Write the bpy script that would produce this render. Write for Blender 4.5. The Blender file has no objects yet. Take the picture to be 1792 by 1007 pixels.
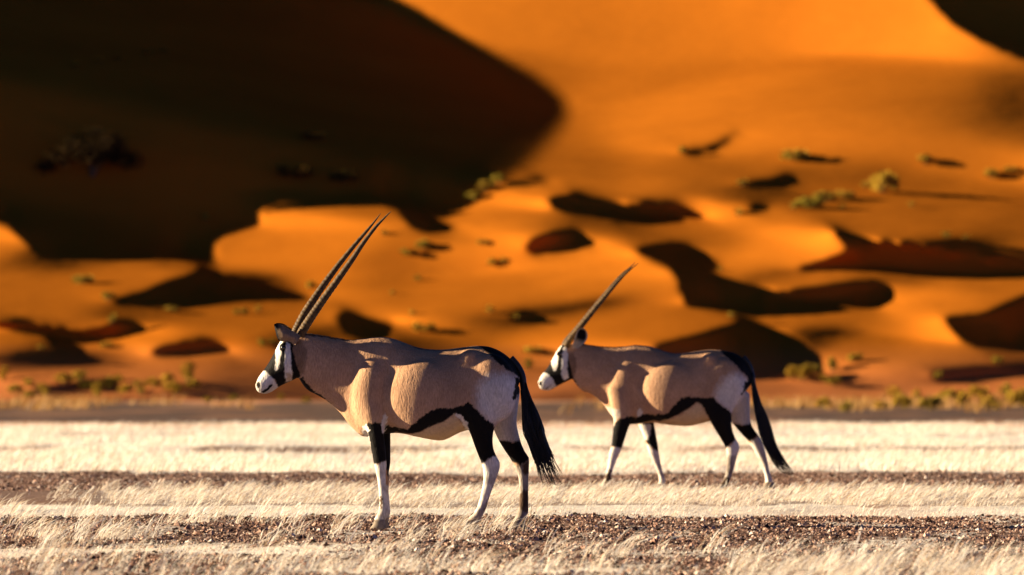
DOF_FSTOP = 4.8; SKY_STRENGTH = 0.065; EXPOSURE = 1.85
import bpy, math, random, zlib
import numpy as np
from mathutils import Vector, Matrix

# ------------------------------------------------------------------ scene, camera, light
scene = bpy.context.scene
COL = scene.collection
RNG = np.random.default_rng(7)
random.seed(7)
F = 13750.0                      # focal length in photo pixels (photo 1792 wide)
CU, CV, VH = 896.0, 503.5, 652.0 # picture centre, horizon row
CAMZ = 0.97
PITCH = math.atan((VH - CV) / F)
SUN_E = math.radians(13.0)
SUN_A = math.radians(-5.0)       # light travels to +X, a little towards the camera

def cam_point(u, v, d):
    """world point at picture position (u, v) and depth d (arrays allowed)"""
    x = (u - CU) / F * d
    yc = (CV - v) / F * d
    c, s = math.cos(PITCH), math.sin(PITCH)
    return x, d * c - yc * s, CAMZ + d * s + yc * c

def ground_y(v):
    return CAMZ * F / (v - VH)

scene.render.engine = 'CYCLES'
cam_d = bpy.data.cameras.new('camera')
cam = bpy.data.objects.new('camera', cam_d)
COL.objects.link(cam)
cam_d.sensor_width = 36.0
cam_d.lens = 36.0 * F / 1792.0
cam_d.clip_start = 1.0
cam_d.clip_end = 5000.0
cam.location = (0, 0, CAMZ)
cam.rotation_euler = (math.pi / 2 + PITCH, 0, 0)
cam_d.dof.use_dof = True
cam_d.dof.focus_distance = 49.6
cam_d.dof.aperture_fstop = DOF_FSTOP
cam_d.dof.aperture_blades = 0
scene.camera = cam

world = bpy.data.worlds.new('World')
scene.world = world
world.use_nodes = True
wn = world.node_tree
bg = wn.nodes['Background']
sky = wn.nodes.new('ShaderNodeTexSky')
sky.sky_type = 'NISHITA'
sky.sun_disc = False
sky.sun_elevation = SUN_E
# the sun stands towards -X and slightly behind the animals (+Y)
ldir = Vector((math.cos(SUN_A) * math.cos(SUN_E), math.sin(SUN_A) * math.cos(SUN_E), -math.sin(SUN_E)))
to_sun = -ldir
sky.sun_rotation = math.atan2(to_sun.x, to_sun.y)
sky.air_density = 0.12
sky.dust_density = 0.0
sky.ozone_density = 6.0
wn.links.new(sky.outputs[0], bg.inputs[0])
bg.inputs[1].default_value = SKY_STRENGTH
sun_d = bpy.data.lights.new('sun', 'SUN')
sun_d.energy = 5.0
sun_d.angle = math.radians(0.5)
sun_d.color = (1.0, 0.82, 0.54)
sun = bpy.data.objects.new('sun', sun_d)
COL.objects.link(sun)
sun.rotation_euler = ldir.to_track_quat('-Z', 'Y').to_euler()
scene.view_settings.view_transform = 'Standard'
scene.view_settings.look = 'None'
scene.view_settings.exposure = EXPOSURE
scene.view_settings.gamma = 1.0
scene.cycles.max_bounces = 6
scene.cycles.diffuse_bounces = 3

# ------------------------------------------------------------------ helpers
def mesh_np(name, verts, faces, smooth=False):
    """verts (n,3); faces (m,k) int array of one face size, or list of such arrays"""
    me = bpy.data.meshes.new(name)
    if not isinstance(faces, list):
        faces = [faces]
    faces = [np.asarray(f, np.int32) for f in faces if len(f)]
    nv = len(verts)
    me.vertices.add(nv)
    me.vertices.foreach_set('co', np.ascontiguousarray(verts, np.float32).ravel())
    loops = np.concatenate([f.ravel() for f in faces])
    tot = np.concatenate([np.full(len(f), f.shape[1], np.int32) for f in faces])
    start = np.concatenate([[0], np.cumsum(tot)[:-1]]).astype(np.int32)
    me.loops.add(len(loops))
    me.loops.foreach_set('vertex_index', loops)
    me.polygons.add(len(tot))
    me.polygons.foreach_set('loop_start', start)
    me.polygons.foreach_set('loop_total', tot)
    me.update(calc_edges=True)
    me.polygons.foreach_set('use_smooth', np.full(len(tot), smooth))
    me.validate()
    return me

def add_obj(name, me, mat=None, parent=None):
    o = bpy.data.objects.new(name, me)
    COL.objects.link(o)
    if mat is not None and me is not None and not me.materials:
        me.materials.append(mat)
    if parent is not None:
        o.parent = parent
    return o

def tag(o, label=None, cat=None, group=None, kind=None):
    if label: o['label'] = label
    if cat: o['category'] = cat
    if group: o['group'] = group
    if kind: o['kind'] = kind
    return o

def set_attr(me, name, rgb):
    a = me.color_attributes.new(name, 'FLOAT_COLOR', 'POINT')
    c = np.ones((len(me.vertices), 4), np.float32)
    c[:, :3] = rgb
    a.data.foreach_set('color', c.ravel())

def new_mat(name):
    m = bpy.data.materials.new(name)
    m.use_nodes = True
    nt = m.node_tree
    return m, nt, nt.nodes['Principled BSDF']

def N(nt, kind, **kw):
    n = nt.nodes.new(kind)
    for k, v in kw.items():
        if k in n.inputs.keys() if hasattr(n.inputs, 'keys') else False:
            n.inputs[k].default_value = v
        else:
            setattr(n, k, v)
    return n

def noise(nt, vec, scale, detail=4, rough=0.55):
    n = nt.nodes.new('ShaderNodeTexNoise')
    n.inputs['Scale'].default_value = scale
    n.inputs['Detail'].default_value = detail
    n.inputs['Roughness'].default_value = rough
    if vec is not None: nt.links.new(vec, n.inputs['Vector'])
    return n

def mapping(nt, scale=(1, 1, 1)):
    tc = nt.nodes.new('ShaderNodeTexCoord')
    mp = nt.nodes.new('ShaderNodeMapping')
    mp.inputs['Scale'].default_value = scale
    nt.links.new(tc.outputs['Object'], mp.inputs['Vector'])
    return mp.outputs['Vector']

def ramp(nt, fac, stops, interp='LINEAR'):
    r = nt.nodes.new('ShaderNodeValToRGB')
    r.color_ramp.interpolation = interp
    e = r.color_ramp.elements
    while len(e) > 1: e.remove(e[-1])
    e[0].position = stops[0][0]; e[0].color = (*stops[0][1], 1)
    for p, c in stops[1:]:
        x = e.new(p); x.color = (*c, 1)
    nt.links.new(fac, r.inputs['Fac'])
    return r

def mixc(nt, fac, a, b, blend='MIX'):
    m = nt.nodes.new('ShaderNodeMix')
    m.data_type = 'RGBA'; m.blend_type = blend
    for key, val in (('Factor', fac), ('A', a), ('B', b)):
        s = [i for i in m.inputs if i.name == key and (i.type == 'RGBA' if key != 'Factor' else i.type == 'VALUE')][0]
        if hasattr(val, 'is_linked'): nt.links.new(val, s)
        elif key == 'Factor': s.default_value = val
        else: s.default_value = (*val, 1)
    return [o for o in m.outputs if o.type == 'RGBA'][0]

def bump(nt, height, strength, dist, bsdf):
    b = nt.nodes.new('ShaderNodeBump')
    b.inputs['Strength'].default_value = strength
    b.inputs['Distance'].default_value = dist
    nt.links.new(height, b.inputs['Height'])
    nt.links.new(b.outputs['Normal'], bsdf.inputs['Normal'])

def fbm(x, y, scale, seed=0, octaves=4, stretch=1.0):
    """smooth value noise for arrays"""
    x = x / stretch
    out = np.zeros_like(x, float); amp = 1.0; tot = 0
    for o in range(octaves):
        r = np.random.default_rng(seed + o * 17)
        tab = r.random((256, 256))
        xx = x / scale * 2 ** o + 13.7 * o; yy = y / scale * 2 ** o + 7.1 * o
        xi = np.floor(xx).astype(int); yi = np.floor(yy).astype(int)
        a = xx - xi; b = yy - yi; a = a * a * (3 - 2 * a); b = b * b * (3 - 2 * b)
        t = lambda i, j: tab[i % 256, j % 256]
        out += amp * (t(xi, yi) * (1 - a) * (1 - b) + t(xi + 1, yi) * a * (1 - b) + t(xi, yi + 1) * (1 - a) * b + t(xi + 1, yi + 1) * a * b)
        tot += amp; amp *= .5
    return out / tot
# ------------------------------------------------------------------ dune relief solver
E,A=SUN_E,SUN_A
T=math.tan(E)/math.cos(A); TA=math.tan(A)
def P(s): return [tuple(map(float,p.split(','))) for p in s.split()]
SHADE=[
 P("-420,-420 150,-360 420,-170 560,-80 690,0 735,22 800,62 860,98 910,125 950,152 975,175 983,192 972,215 945,240 915,270 890,298 878,312 854,334 828,352 806,366 775,379 761,384 771,391 798,395 791,407 775,410 751,406 731,399 715,387 705,373 691,363 671,357 640,355 600,353 561,351 523,348 496,351 465,361 447,371 459,390 449,398 407,409 383,417 375,438 381,473 387,482 407,485 438,491 484,502 534,515 546,522 534,528 465,528 407,531 368,536 329,542 290,541 232,537 201,531 201,522 232,517 263,508 294,493 329,483 356,475 349,464 321,459 252,458 194,458 135,455 93,451 62,438 42,417 19,396 0,388 -60,370 -160,372 -300,360 -460,250"),
 P("-170,556 -60,560 0,566 39,568 77,575 124,581 163,582 194,574 205,564 232,563 252,568 267,580 248,586 217,595 174,601 155,608 153,617 132,616 108,607 77,591 39,582 0,578 -90,574"),
 P("271,615 298,605 341,602 380,603 399,611 414,617 387,622 333,627 294,625 271,620"),
 P("589,553 600,546 616,545 640,554 664,560 697,562 687,574 685,590 660,596 640,592 610,580"),
 P("926,435 938,419 966,408 993,404 1017,403 1027,411 1049,425 1037,435 1005,441 973,445 938,444"),
 P("957,352 977,344 1009,338 1029,344 1057,350 1109,360 1148,360 1176,366 1200,371 1244,382 1193,392 1133,396 1093,392 1058,383 1002,372 967,359"),
 P("886,320 918,314 950,312 968,315 945,322 918,327 894,329"),
 P("1110,440 1133,433 1173,427 1214,430 1239,442 1259,462 1261,473 1244,476 1289,491 1328,502 1366,510 1409,508 1463,502 1513,496 1541,496 1560,500 1568,512 1560,531 1541,541 1482,547 1424,552 1366,554 1324,555 1312,562 1358,574 1393,590 1424,609 1440,628 1444,644 1436,653 1386,657 1378,665 1324,667 1230,663 1192,650 1150,632 1150,612 1161,605 1192,597 1231,586 1281,570 1306,560 1289,553 1270,546 1231,536 1207,531 1198,511 1192,491 1180,471 1156,459 1128,449"),
 P("1457,392 1471,400 1486,408 1502,411 1533,421 1599,431 1657,440 1734,454 1792,466 1900,480 1960,486 1900,492 1792,490 1676,490 1599,485 1541,478 1482,475 1424,475 1393,471 1424,464 1463,450 1500,437 1478,425 1463,407"),
 P("1645,556 1715,555 1754,541 1792,522 1860,490 1960,480 2060,540 2010,610 1900,630 1792,619 1754,615 1715,607 1688,597 1672,582 1662,566"),
 P("1637,659 1676,657 1734,651 1792,650 1900,652 1900,662 1792,659 1734,667 1676,671 1645,665"),
 P("1540,-420 1590,-120 1631,0 1646,15 1666,38 1696,58 1736,78 1792,98 1900,130 2050,180 2250,150 2300,-420"),
 P("1195,267 1210,262 1240,262 1270,245 1290,232 1285,247 1255,266 1215,275"),
 P("1304,322 1344,317 1394,304 1400,321 1374,332 1329,331"),
 P("1309,372 1324,359 1347,359 1349,373"),
 P("902,555 926,550 946,554 969,566 938,568 910,563"),
 P("58,675 97,677 155,667 209,667 217,682 170,687 97,690 62,684"),
 # beyond the frame
 P("-1050,560 -940,540 -860,548 -800,575 -880,598 -1000,592"),
 P("-980,330 -860,290 -760,300 -700,340 -800,380 -930,372"),
 P("2650,450 2760,420 2900,430 2980,470 2860,505 2720,500"),
 P("2600,640 2700,615 2820,620 2860,645 2740,668"),
 P("2560,120 2700,60 2860,80 2950,150 2800,210 2640,190"),
 P("2150,330 2250,300 2400,310 2480,350 2360,380 2220,372"),
 P("2250,560 2330,520 2450,530 2520,580 2400,615 2290,600"),
 P("-700,480 -600,450 -480,455 -420,490 -520,520 -640,515"),
]
DIM=[P("1331,684 1400,682 1480,688 1400,696 1340,694")]
# (cu,cv,ru,rv,amp) broad tilts of the sand that make it brighter / duller
BLOB=[(860,50,230,130,-.38),(1180,10,280,110,-.42),(1700,270,220,95,-.50),(1500,-40,220,80,-.45),(1780,200,80,80,-.25),(1560,330,120,60,-.15),
      (880,220,80,60,.0),(500,420,120,60,.12),(870,420,150,60,.2),(1080,470,120,50,.18),(1430,455,160,30,.1),(1320,410,150,25,-.12),
      (300,640,320,40,-.1),(720,450,60,45,-.3),(640,440,50,40,-.2),(100,500,150,30,.1),(560,480,160,14,-.3),
      (1550,590,130,25,-.05),(1700,690,160,14,.15),(850,600,160,40,-.15),(1320,480,90,20,.1),(60,455,90,12,-.25),(230,480,90,14,.2),(110,518,140,10,.2),(300,572,130,12,.15),(450,578,100,12,-.2),(620,470,70,16,-.12),(800,500,140,14,.2),(760,532,130,10,-.25),(900,521,70,6,-.3),(1120,520,60,40,.15),(1080,562,70,12,-.2),(1600,520,60,15,.15),(1430,580,60,8,-.3),(1600,642,110,9,-.2),(1560,662,170,8,.2),(1250,352,90,24,-.25),(1150,302,80,18,.1),(1400,402,110,9,-.15),(1320,440,60,18,.15),(930,332,40,18,.2),(420,640,200,9,-.15),(760,610,110,9,-.2),(220,500,420,70,.16),(820,545,320,60,.12)]
SEG=[((1650,60),(1130,260),75,.34),((1000,300),(760,500),60,.12)]
def inside(poly,u,v):
    res=np.zeros(u.shape,bool); n=len(poly)
    for i in range(n):
        x0,y0=poly[i]; x1,y1=poly[(i+1)%n]
        c=((y0>v)!=(y1>v))
        res^= c&(u<(x1-x0)*(v-y0)/((y1-y0) if y1!=y0 else 1e-9)+x0)
    return res
def bright(u,v):
    b=np.full(u.shape,.60)
    for cu,cv,ru,rv,a in BLOB: b+=a*np.exp(-((u-cu)/ru)**2-((v-cv)/rv)**2)
    for (x0,y0),(x1,y1),s,a in SEG:
        dx,dy=x1-x0,y1-y0; k=np.clip(((u-x0)*dx+(v-y0)*dy)/(dx*dx+dy*dy),0,1)
        b+=a*np.exp(-((u-x0-k*dx)**2+(v-y0-k*dy)**2)/s**2)
    low=np.clip((v-290)/90,0,1)
    b+=low*1.9*(fbm(u+.9*v,v+.10*u,46,211,3,7.)-.5)+(1-low)*.30*(fbm(u+1.5*v,v+.45*u,90,215,2,4.)-.5)
    return np.clip(b,.12,1.0)
U0,U1,V0,V1=-1250.,3100.,-240.,728.
def cot(v): # base slope of the dune field
    return 5.0+3.0*np.exp(-((v-715)/45.)**2)
def wbase(u,v):
    vv=np.linspace(-1200,1700,2901); c=cot(vv); I=np.cumsum(c); I-=np.interp(712,vv,I)
    return F*math.log(262)-np.interp(v,vv,I)-0.42*(u-896)
def resize(Z,shape):
    r=np.linspace(0,Z.shape[0]-1,shape[0]); c=np.linspace(0,Z.shape[1]-1,shape[1])
    i=np.clip(r.astype(int),0,Z.shape[0]-2); j=np.clip(c.astype(int),0,Z.shape[1]-2); a=(r-i)[:,None]; b=(c-j)[None]
    Z00=Z[i][:,j];Z10=Z[i+1][:,j];Z01=Z[i][:,j+1];Z11=Z[i+1][:,j+1]
    return Z00*(1-a)*(1-b)+Z10*a*(1-b)+Z01*(1-a)*b+Z11*a*b
R0,R1=V0-T*U1,V1-T*U0
def level(du,dr,D,iters,lr,log=False):
    nu=int(round((U1-U0)/du))+1; nr=int(round((R1-R0)/dr))+1
    u=np.linspace(U0,U1,nu); r=np.linspace(R0,R1,nr); du=u[1]-u[0]; dr=r[1]-r[0]
    UU,RR=np.meshgrid(u,r); VV=RR+T*UU
    M=np.zeros(UU.shape,bool)
    for p in SHADE: M|=inside(p,UU,VV)
    M[:,0]=False
    BT=.52*bright(UU,VV)
    W0=wbase(UU,VV)-TA*UU
    D=np.zeros(UU.shape) if D is None else resize(D,UU.shape)
    # last lit index before each pixel
    idx=np.where(~M,np.arange(nu)[None],0); last=np.maximum.accumulate(idx,1)
    prev=np.concatenate([last[:,:1],last[:,:-1]],1)
    ent=np.where(M,last,0)
    nxt=np.where(~M,np.arange(nu)[None],nu-1); nxt=np.minimum.accumulate(nxt[:,::-1],1)[:,::-1]
    jj=np.arange(nu)[None]
    dip=np.where(M,np.minimum(np.minimum(4+(jj-last)*du*.45,(nxt-jj)*du*.45),34.),0)
    exitp=(~M)&np.concatenate([np.zeros((nr,1),bool),M[:,:-1]],1)
    rows=np.arange(nr)[:,None]
    lit=(~M[:,1:])&(~M[:,:-1])
    inr=((VV>V0-60)&(VV<V1+40)).astype(float)
    wl=lit*(.25+.75*inr[:,1:])
    m1=np.zeros_like(D); m2=np.zeros_like(D)
    for it in range(iters):
        W=W0+D
        g=np.zeros_like(W)
        q=-(W[:,1:]-W[:,:-1])/du
        wr=np.gradient(W,dr,axis=0)
        wv=wr; wu=np.gradient(W,du,axis=1)+TA-T*wr
        nn=np.sqrt(1+wu*wu+np.clip(wv,-9,9)**2); nn=np.minimum(nn,7.)
        qt=BT[:,1:]*nn[:,1:]/math.cos(E)
        e=(q-qt)*wl*1.0
        h=np.minimum(q-.25*qt,0)*lit*4   # keep lit sand lit
        ge=(2.*e+h)/du
        g[:,1:]-=ge; g[:,:-1]+=ge
        # shadow
        m=np.take_along_axis(W,last,1)
        s=np.minimum(W-m-dip,0)*M*.15
        g+=s; 
        sc=np.bincount((rows*nu+last)[M],weights=s[M],minlength=nr*nu).reshape(nr,nu); g-=sc
        # not too deep either
        s2=np.maximum(W-m-2.0*dip-4,0)*M*.02
        g+=s2
        mp=np.take_along_axis(W,prev,1)
        s3=np.maximum(W-mp+1.5,0)*exitp*.25+np.minimum(W-mp+8.,0)*exitp*.06
        g+=s3; g-=np.bincount((rows*nu+prev)[exitp],weights=s3[exitp],minlength=nr*nu).reshape(nr,nu)
        # no overhangs, base slope
        wr2=(W[1:]-W[:-1])/dr
        o=np.maximum(wr2+1.2,0)*.6+np.minimum(wr2+16,0)*.1+(wr2+cot(VV[1:]))*.02
        g[1:]+=o/dr; g[:-1]-=o/dr
        # smooth across rows
        c=(D[2:]-2*D[1:-1]+D[:-2])/dr/dr*(6. if dr>10 else 1.6)
        g[2:]+=c/dr; g[1:-1]-=2*c/dr; g[:-2]+=c/dr
        c=(D[:,2:]-2*D[:,1:-1]+D[:,:-2])/du/du*2.*(lit[:,1:]&lit[:,:-1])
        g[:,2:]+=c/du; g[:,1:-1]-=2*c/du; g[:,:-2]+=c/du
        g+=D*5e-7
        m1=.9*m1+.1*g; m2=.995*m2+.005*g*g
        l=lr*(1-.9*it/iters)
        D=D-l*(m1/(1-.9**(it+1)))/(np.sqrt(m2/(1-.995**(it+1)))+1e-6)
    return D,W0+D+TA*UU,UU,VV,M,BT,du,dr
def solve(log=False):
    D=None
    for du,dr,n,lr in ((64,28,2500,8.),(32,14,2500,4.),(16,8,900,1.8),(9,3.2,420,.8)):
        D,W,UU,VV,M,BT,du,dr=level(du,dr,D,n,lr,log)
    return W,UU,VV,du,dr
# ------------------------------------------------------------------ dunes: one relief, solved so that the low sun lights and shades it
W, UU, VV, DU, DR = solve()
for _ in range(2):                # wind-softened crests
    W[1:-1] = .25 * W[:-2] + .5 * W[1:-1] + .25 * W[2:]
W[:, 1:-1] = .15 * W[:, :-2] + .7 * W[:, 1:-1] + .15 * W[:, 2:]
def build_dunes():
    d = np.exp(W / F)
    fine = fbm(UU, VV, 60, 3, 3) - .5
    d = d + fine * 0.0
    x, y, z = cam_point(UU, VV, d)
    nr, nu = W.shape
    idx = np.arange(nr * nu).reshape(nr, nu)
    q = np.stack([idx[:-1, :-1], idx[:-1, 1:], idx[1:, 1:], idx[1:, :-1]], -1).reshape(-1, 4)
    keep = ((VV > V0 - 40) & (VV < V1 + 20)).ravel()
    q = q[keep[q].all(1)]
    q = q[:, ::-1]
    used = np.unique(q); remap = np.full(nr * nu, -1); remap[used] = np.arange(len(used))
    co = np.stack([x, y, z], -1).reshape(-1, 3)[used]
    me = mesh_np('dunes', co, remap[q], True)
    m, nt, b = new_mat('orange_sand')
    v = mapping(nt)
    n1 = noise(nt, v, 0.12, 5, .6); n2 = noise(nt, v, 0.9, 4, .6)
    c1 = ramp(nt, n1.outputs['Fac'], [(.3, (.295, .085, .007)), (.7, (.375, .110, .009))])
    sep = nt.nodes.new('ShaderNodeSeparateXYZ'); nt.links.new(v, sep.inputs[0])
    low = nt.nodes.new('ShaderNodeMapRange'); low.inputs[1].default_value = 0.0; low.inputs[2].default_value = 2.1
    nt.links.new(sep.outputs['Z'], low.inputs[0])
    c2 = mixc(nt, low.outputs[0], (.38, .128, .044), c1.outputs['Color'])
    c3 = mixc(nt, n2.outputs['Fac'], c2, (.90, .86, .8), 'MULTIPLY')
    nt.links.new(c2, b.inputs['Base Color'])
    b.inputs['Roughness'].default_value = .95
    b.inputs['Specular IOR Level'].default_value = 0.0
    nb = noise(nt, mapping(nt, (.35, .35, 2.2)), .8, 5, .6)
    bump(nt, nb.outputs['Fac'], .16, .4, b)
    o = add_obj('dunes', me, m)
    tag(o, 'steep orange sand dunes with deep shadowed hollows behind the plain', 'sand dunes', kind='structure')
    return o
build_dunes()

def dune_at(u, v):
    r = v - T * u
    fi = (r - R0) / DR; fj = (u - U0) / DU
    i = int(np.clip(fi, 0, W.shape[0] - 2)); j = int(np.clip(fj, 0, W.shape[1] - 2))
    a, b = fi - i, fj - j
    w = (W[i, j] * (1 - a) * (1 - b) + W[i + 1, j] * a * (1 - b) + W[i, j + 1] * (1 - a) * b + W[i + 1, j + 1] * a * b)
    p = Vector(cam_point(u, v, math.exp(w / F)))
    if p.z < 0 and v > VH + 4:
        y = ground_y(v)
        p = Vector(((u - CU) / F * y, y, 0))
    return p
# ------------------------------------------------------------------ plain: one sheet, gravel and pale soil in bands
def smooth(a, b, x):
    t = np.clip((x - a) / (b - a), 0, 1); return t * t * (3 - 2 * t)
def warp(x, y):
    """slow wander of the band edges, in metres along y"""
    return (fbm(x, y * .15, 2.2, 21, 4) - .5) * 3.2 * (y / 60.) + (fbm(x, y * .25, .45, 23, 4) - .5) * 2.6 * (y < 80)
def pale_amount(x, y):
    """1 = pale soil and straw litter, 0 = bare dark gravel"""
    yw = y + warp(x, y)
    xn = x / y * 50                                   # angle across the view
    def band(a, b, s): return smooth(a - s, a + s, yw) * (1 - smooth(b - s, b + s, yw))
    p = band(42.6, 44.2, .3) * (1 - smooth(-1.6, -.1, xn)) * .9
    p = np.maximum(p, band(52.8, 56.8, .5) * .97)
    p = np.maximum(p, band(56, 65, .8) * .36 * smooth(-3.2, -2.4, xn))
    p = np.maximum(p, band(76.5, 148, 1.5))
    p = np.maximum(p, band(20, 38.6, .8) * .3)
    streak = (np.exp(-((yw - 99) / 5.5) ** 2) * .95 + .6 * np.exp(-((yw - 124) / 7.) ** 2)) * smooth(.36, .56, fbm(x, y * .10, 1.6, 31, 4))
    patch = smooth(.50, .62, fbm(x, y * .22, .55, 41, 5)) * .62
    return np.clip(p - streak * (y > 80) + patch * (y < 56) * (y > 38) * .8, 0, 1)
def straw_amount(x, y):
    """density of dry grass, 0..1"""
    yw = y + warp(x, y) * .8
    xn = x / y * 50
    def band(a, b, s): return smooth(a - s, a + s, yw) * (1 - smooth(b - s, b + s, yw))
    clump = smooth(.42, .60, fbm(x, y * .6, .9, 51, 3))
    g = band(57.2, 64.5, .8) * (.22 + .68 * clump) * smooth(-3.0, -1.9, xn)
    left = 1 - smooth(-1.2, -.5, xn)
    g = np.maximum(g, band(44.8, 52.5, .5) * left * (.03 + .15 * clump))
    g = np.maximum(g, band(44.8, 51.0, .5) * smooth(-.9, -.4, xn) * (1 - smooth(-.1, .4, xn)) * .22 * clump)
    near = np.clip(.14 + .86 * (1 - smooth(-.2, .9, np.abs(xn - .1))) + .5 * smooth(1.0, 1.8, xn), 0, 1)
    g = np.maximum(g, band(30, 39.6, .7) * (.05 + .95 * clump) * near)
    g = np.maximum(g, band(39.5, 42.5, .5) * .14 * clump * (1 - smooth(-.2, 1.2, xn) * .5))
    g = np.maximum(g, band(52.5, 57, .5) * .03)
    return g
def height(x, y):
    h = (fbm(x, y, 2.6, 61, 3) - .5) * .05 + (fbm(x, y, .35, 71, 3) - .5) * .028
    return h * (1 - smooth(120, 160, y)) - .006

def build_ground():
    ys = np.concatenate([np.linspace(24, 34, 40)[:-1], np.linspace(34, 68, 620)[:-1], np.linspace(68, 100, 260)[:-1], np.linspace(100, 320, 240)])
    ts = np.linspace(-1, 1, 330); ts = np.sign(ts) * (np.abs(ts) * .55 + .45 * np.abs(ts) ** 3)
    X = ts[None] * (9 + (ys[:, None] - 24) * .30); Y = np.repeat(ys[:, None], len(ts), 1)
    Zz = height(X, Y)
    nr, nc = X.shape; idx = np.arange(nr * nc).reshape(nr, nc)
    Q = np.stack([idx[:-1, :-1], idx[:-1, 1:], idx[1:, 1:], idx[1:, :-1]], -1).reshape(-1, 4)
    me = mesh_np('ground', np.stack([X, Y, Zz], -1).reshape(-1, 3), Q, True)
    p = pale_amount(X, Y)
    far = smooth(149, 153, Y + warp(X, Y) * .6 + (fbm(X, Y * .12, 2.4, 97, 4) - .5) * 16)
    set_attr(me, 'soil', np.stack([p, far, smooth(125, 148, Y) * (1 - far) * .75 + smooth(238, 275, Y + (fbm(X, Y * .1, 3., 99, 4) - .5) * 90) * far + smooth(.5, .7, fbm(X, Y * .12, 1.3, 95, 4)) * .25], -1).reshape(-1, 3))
    m, nt, b = new_mat('desert_floor')
    at = nt.nodes.new('ShaderNodeVertexColor'); at.layer_name = 'soil'
    sp = nt.nodes.new('ShaderNodeSeparateColor'); nt.links.new(at.outputs['Color'], sp.inputs[0])
    v = mapping(nt)
    n1 = noise(nt, v, 55, 3, .65); n2 = noise(nt, v, 9, 4, .6); n3 = noise(nt, v, 90, 2, .6)
    g = ramp(nt, n1.outputs['Fac'], [(.32, (.055, .032, .025)), (.5, (.19, .115, .088)), (.66, (.36, .235, .18)), (.8, (.54, .41, .33))])
    s_ = ramp(nt, n2.outputs['Fac'], [(.25, (.64, .56, .49)), (.75, (.86, .80, .72))])
    pf = nt.nodes.new('ShaderNodeMath'); pf.operation = 'ADD'
    k = nt.nodes.new('ShaderNodeMath'); k.operation = 'MULTIPLY_ADD'; k.inputs[1].default_value = .9; k.inputs[2].default_value = -.45
    nt.links.new(n2.outputs['Fac'], k.inputs[0]); nt.links.new(k.outputs[0], pf.inputs[0]); nt.links.new(sp.outputs[0], pf.inputs[1])
    st = ramp(nt, pf.outputs[0], [(.28, (0, 0, 0)), (.62, (1, 1, 1))])
    c = mixc(nt, st.outputs['Color'], g.outputs['Color'], s_.outputs['Color'])
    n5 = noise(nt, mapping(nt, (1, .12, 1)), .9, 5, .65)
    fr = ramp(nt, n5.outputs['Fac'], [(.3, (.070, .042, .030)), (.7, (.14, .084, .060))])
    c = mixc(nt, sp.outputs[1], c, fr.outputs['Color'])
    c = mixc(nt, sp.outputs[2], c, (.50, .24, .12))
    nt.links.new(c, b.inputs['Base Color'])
    b.inputs['Roughness'].default_value = .95; b.inputs['Specular IOR Level'].default_value = .1
    bump(nt, n3.outputs['Fac'], .6, .012, b)
    tag(add_obj('ground', me, m), 'flat gravel plain with pale bands of soil and straw', 'ground', kind='structure')
build_ground()

def build_gravel():
    n = 300000
    y = np.concatenate([RNG.uniform(37, 53.5, int(n * .66)), RNG.uniform(64, 77, int(n * .34))])
    x = RNG.uniform(-1, 1, n) * (y * .092 + 1.2)
    keep = RNG.random(n) > np.clip(pale_amount(x, y) * 1.15 - .08, 0, .93)
    x, y = x[keep], y[keep]; n = len(x)
    r = np.clip(np.exp(RNG.normal(-5.2, .50, n)), .0025, .022)
    z = height(x, y)
    base = np.array([(1, 0, 0), (0, 1, 0), (-1, 0, 0), (0, -1, 0), (0, 0, 1), (0, 0, -.6)], float)
    V = base[None] * (r[:, None, None] * RNG.uniform(.55, 1.25, (n, 6, 1))) * np.array((1.15, 1.15, .85))
    a = RNG.uniform(0, 6.28, n); c, s = np.cos(a)[:, None], np.sin(a)[:, None]
    V = np.stack([V[..., 0] * c - V[..., 1] * s, V[..., 0] * s + V[..., 1] * c, V[..., 2]], -1) + RNG.normal(0, .16, (n, 6, 3)) * r[:, None, None]
    V += np.stack([x, y, z + r * .25], -1)[:, None]
    f = np.array([(0, 1, 4), (1, 2, 4), (2, 3, 4), (3, 0, 4), (1, 0, 5), (2, 1, 5), (3, 2, 5), (0, 3, 5)])
    Fc = (f[None] + np.arange(n)[:, None, None] * 6).reshape(-1, 3)
    me = mesh_np('gravel', V.reshape(-1, 3), Fc)
    pal = np.array([(.030, .016, .013), (.095, .050, .038), (.22, .125, .095), (.36, .22, .165), (.52, .36, .28), (.62, .52, .45)])
    col = pal[RNG.choice(6, n, p=[.16, .22, .24, .20, .12, .06])] * RNG.uniform(.8, 1.2, (n, 1))
    set_attr(me, 'tint', np.repeat(col, 6, 0))
    m, nt, b = new_mat('pebble_stone')
    at = nt.nodes.new('ShaderNodeVertexColor'); at.layer_name = 'tint'
    nt.links.new(at.outputs['Color'], b.inputs['Base Color']); b.inputs['Roughness'].default_value = 1.0; b.inputs['Specular IOR Level'].default_value = .05
    tag(add_obj('gravel', me, m), 'dark reddish brown pebbles strewn over the plain', 'gravel', kind='stuff')
build_gravel()

def straw_mat(name, a, bcol):
    m, nt, b = new_mat(name)
    at = nt.nodes.new('ShaderNodeVertexColor'); at.layer_name = 'tint'
    nt.links.new(at.outputs['Color'], b.inputs['Base Color'])
    b.inputs['Roughness'].default_value = .6; b.inputs['Specular IOR Level'].default_value = .25
    tr = nt.nodes.new('ShaderNodeBsdfTranslucent'); nt.links.new(at.outputs['Color'], tr.inputs['Color'])
    mx = nt.nodes.new('ShaderNodeMixShader'); mx.inputs[0].default_value = .38
    out = nt.nodes['Material Output']
    nt.links.new(b.outputs[0], mx.inputs[1]); nt.links.new(tr.outputs[0], mx.inputs[2]); nt.links.new(mx.outputs[0], out.inputs['Surface'])
    return m
STRAW = straw_mat('straw', None, None)

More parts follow.
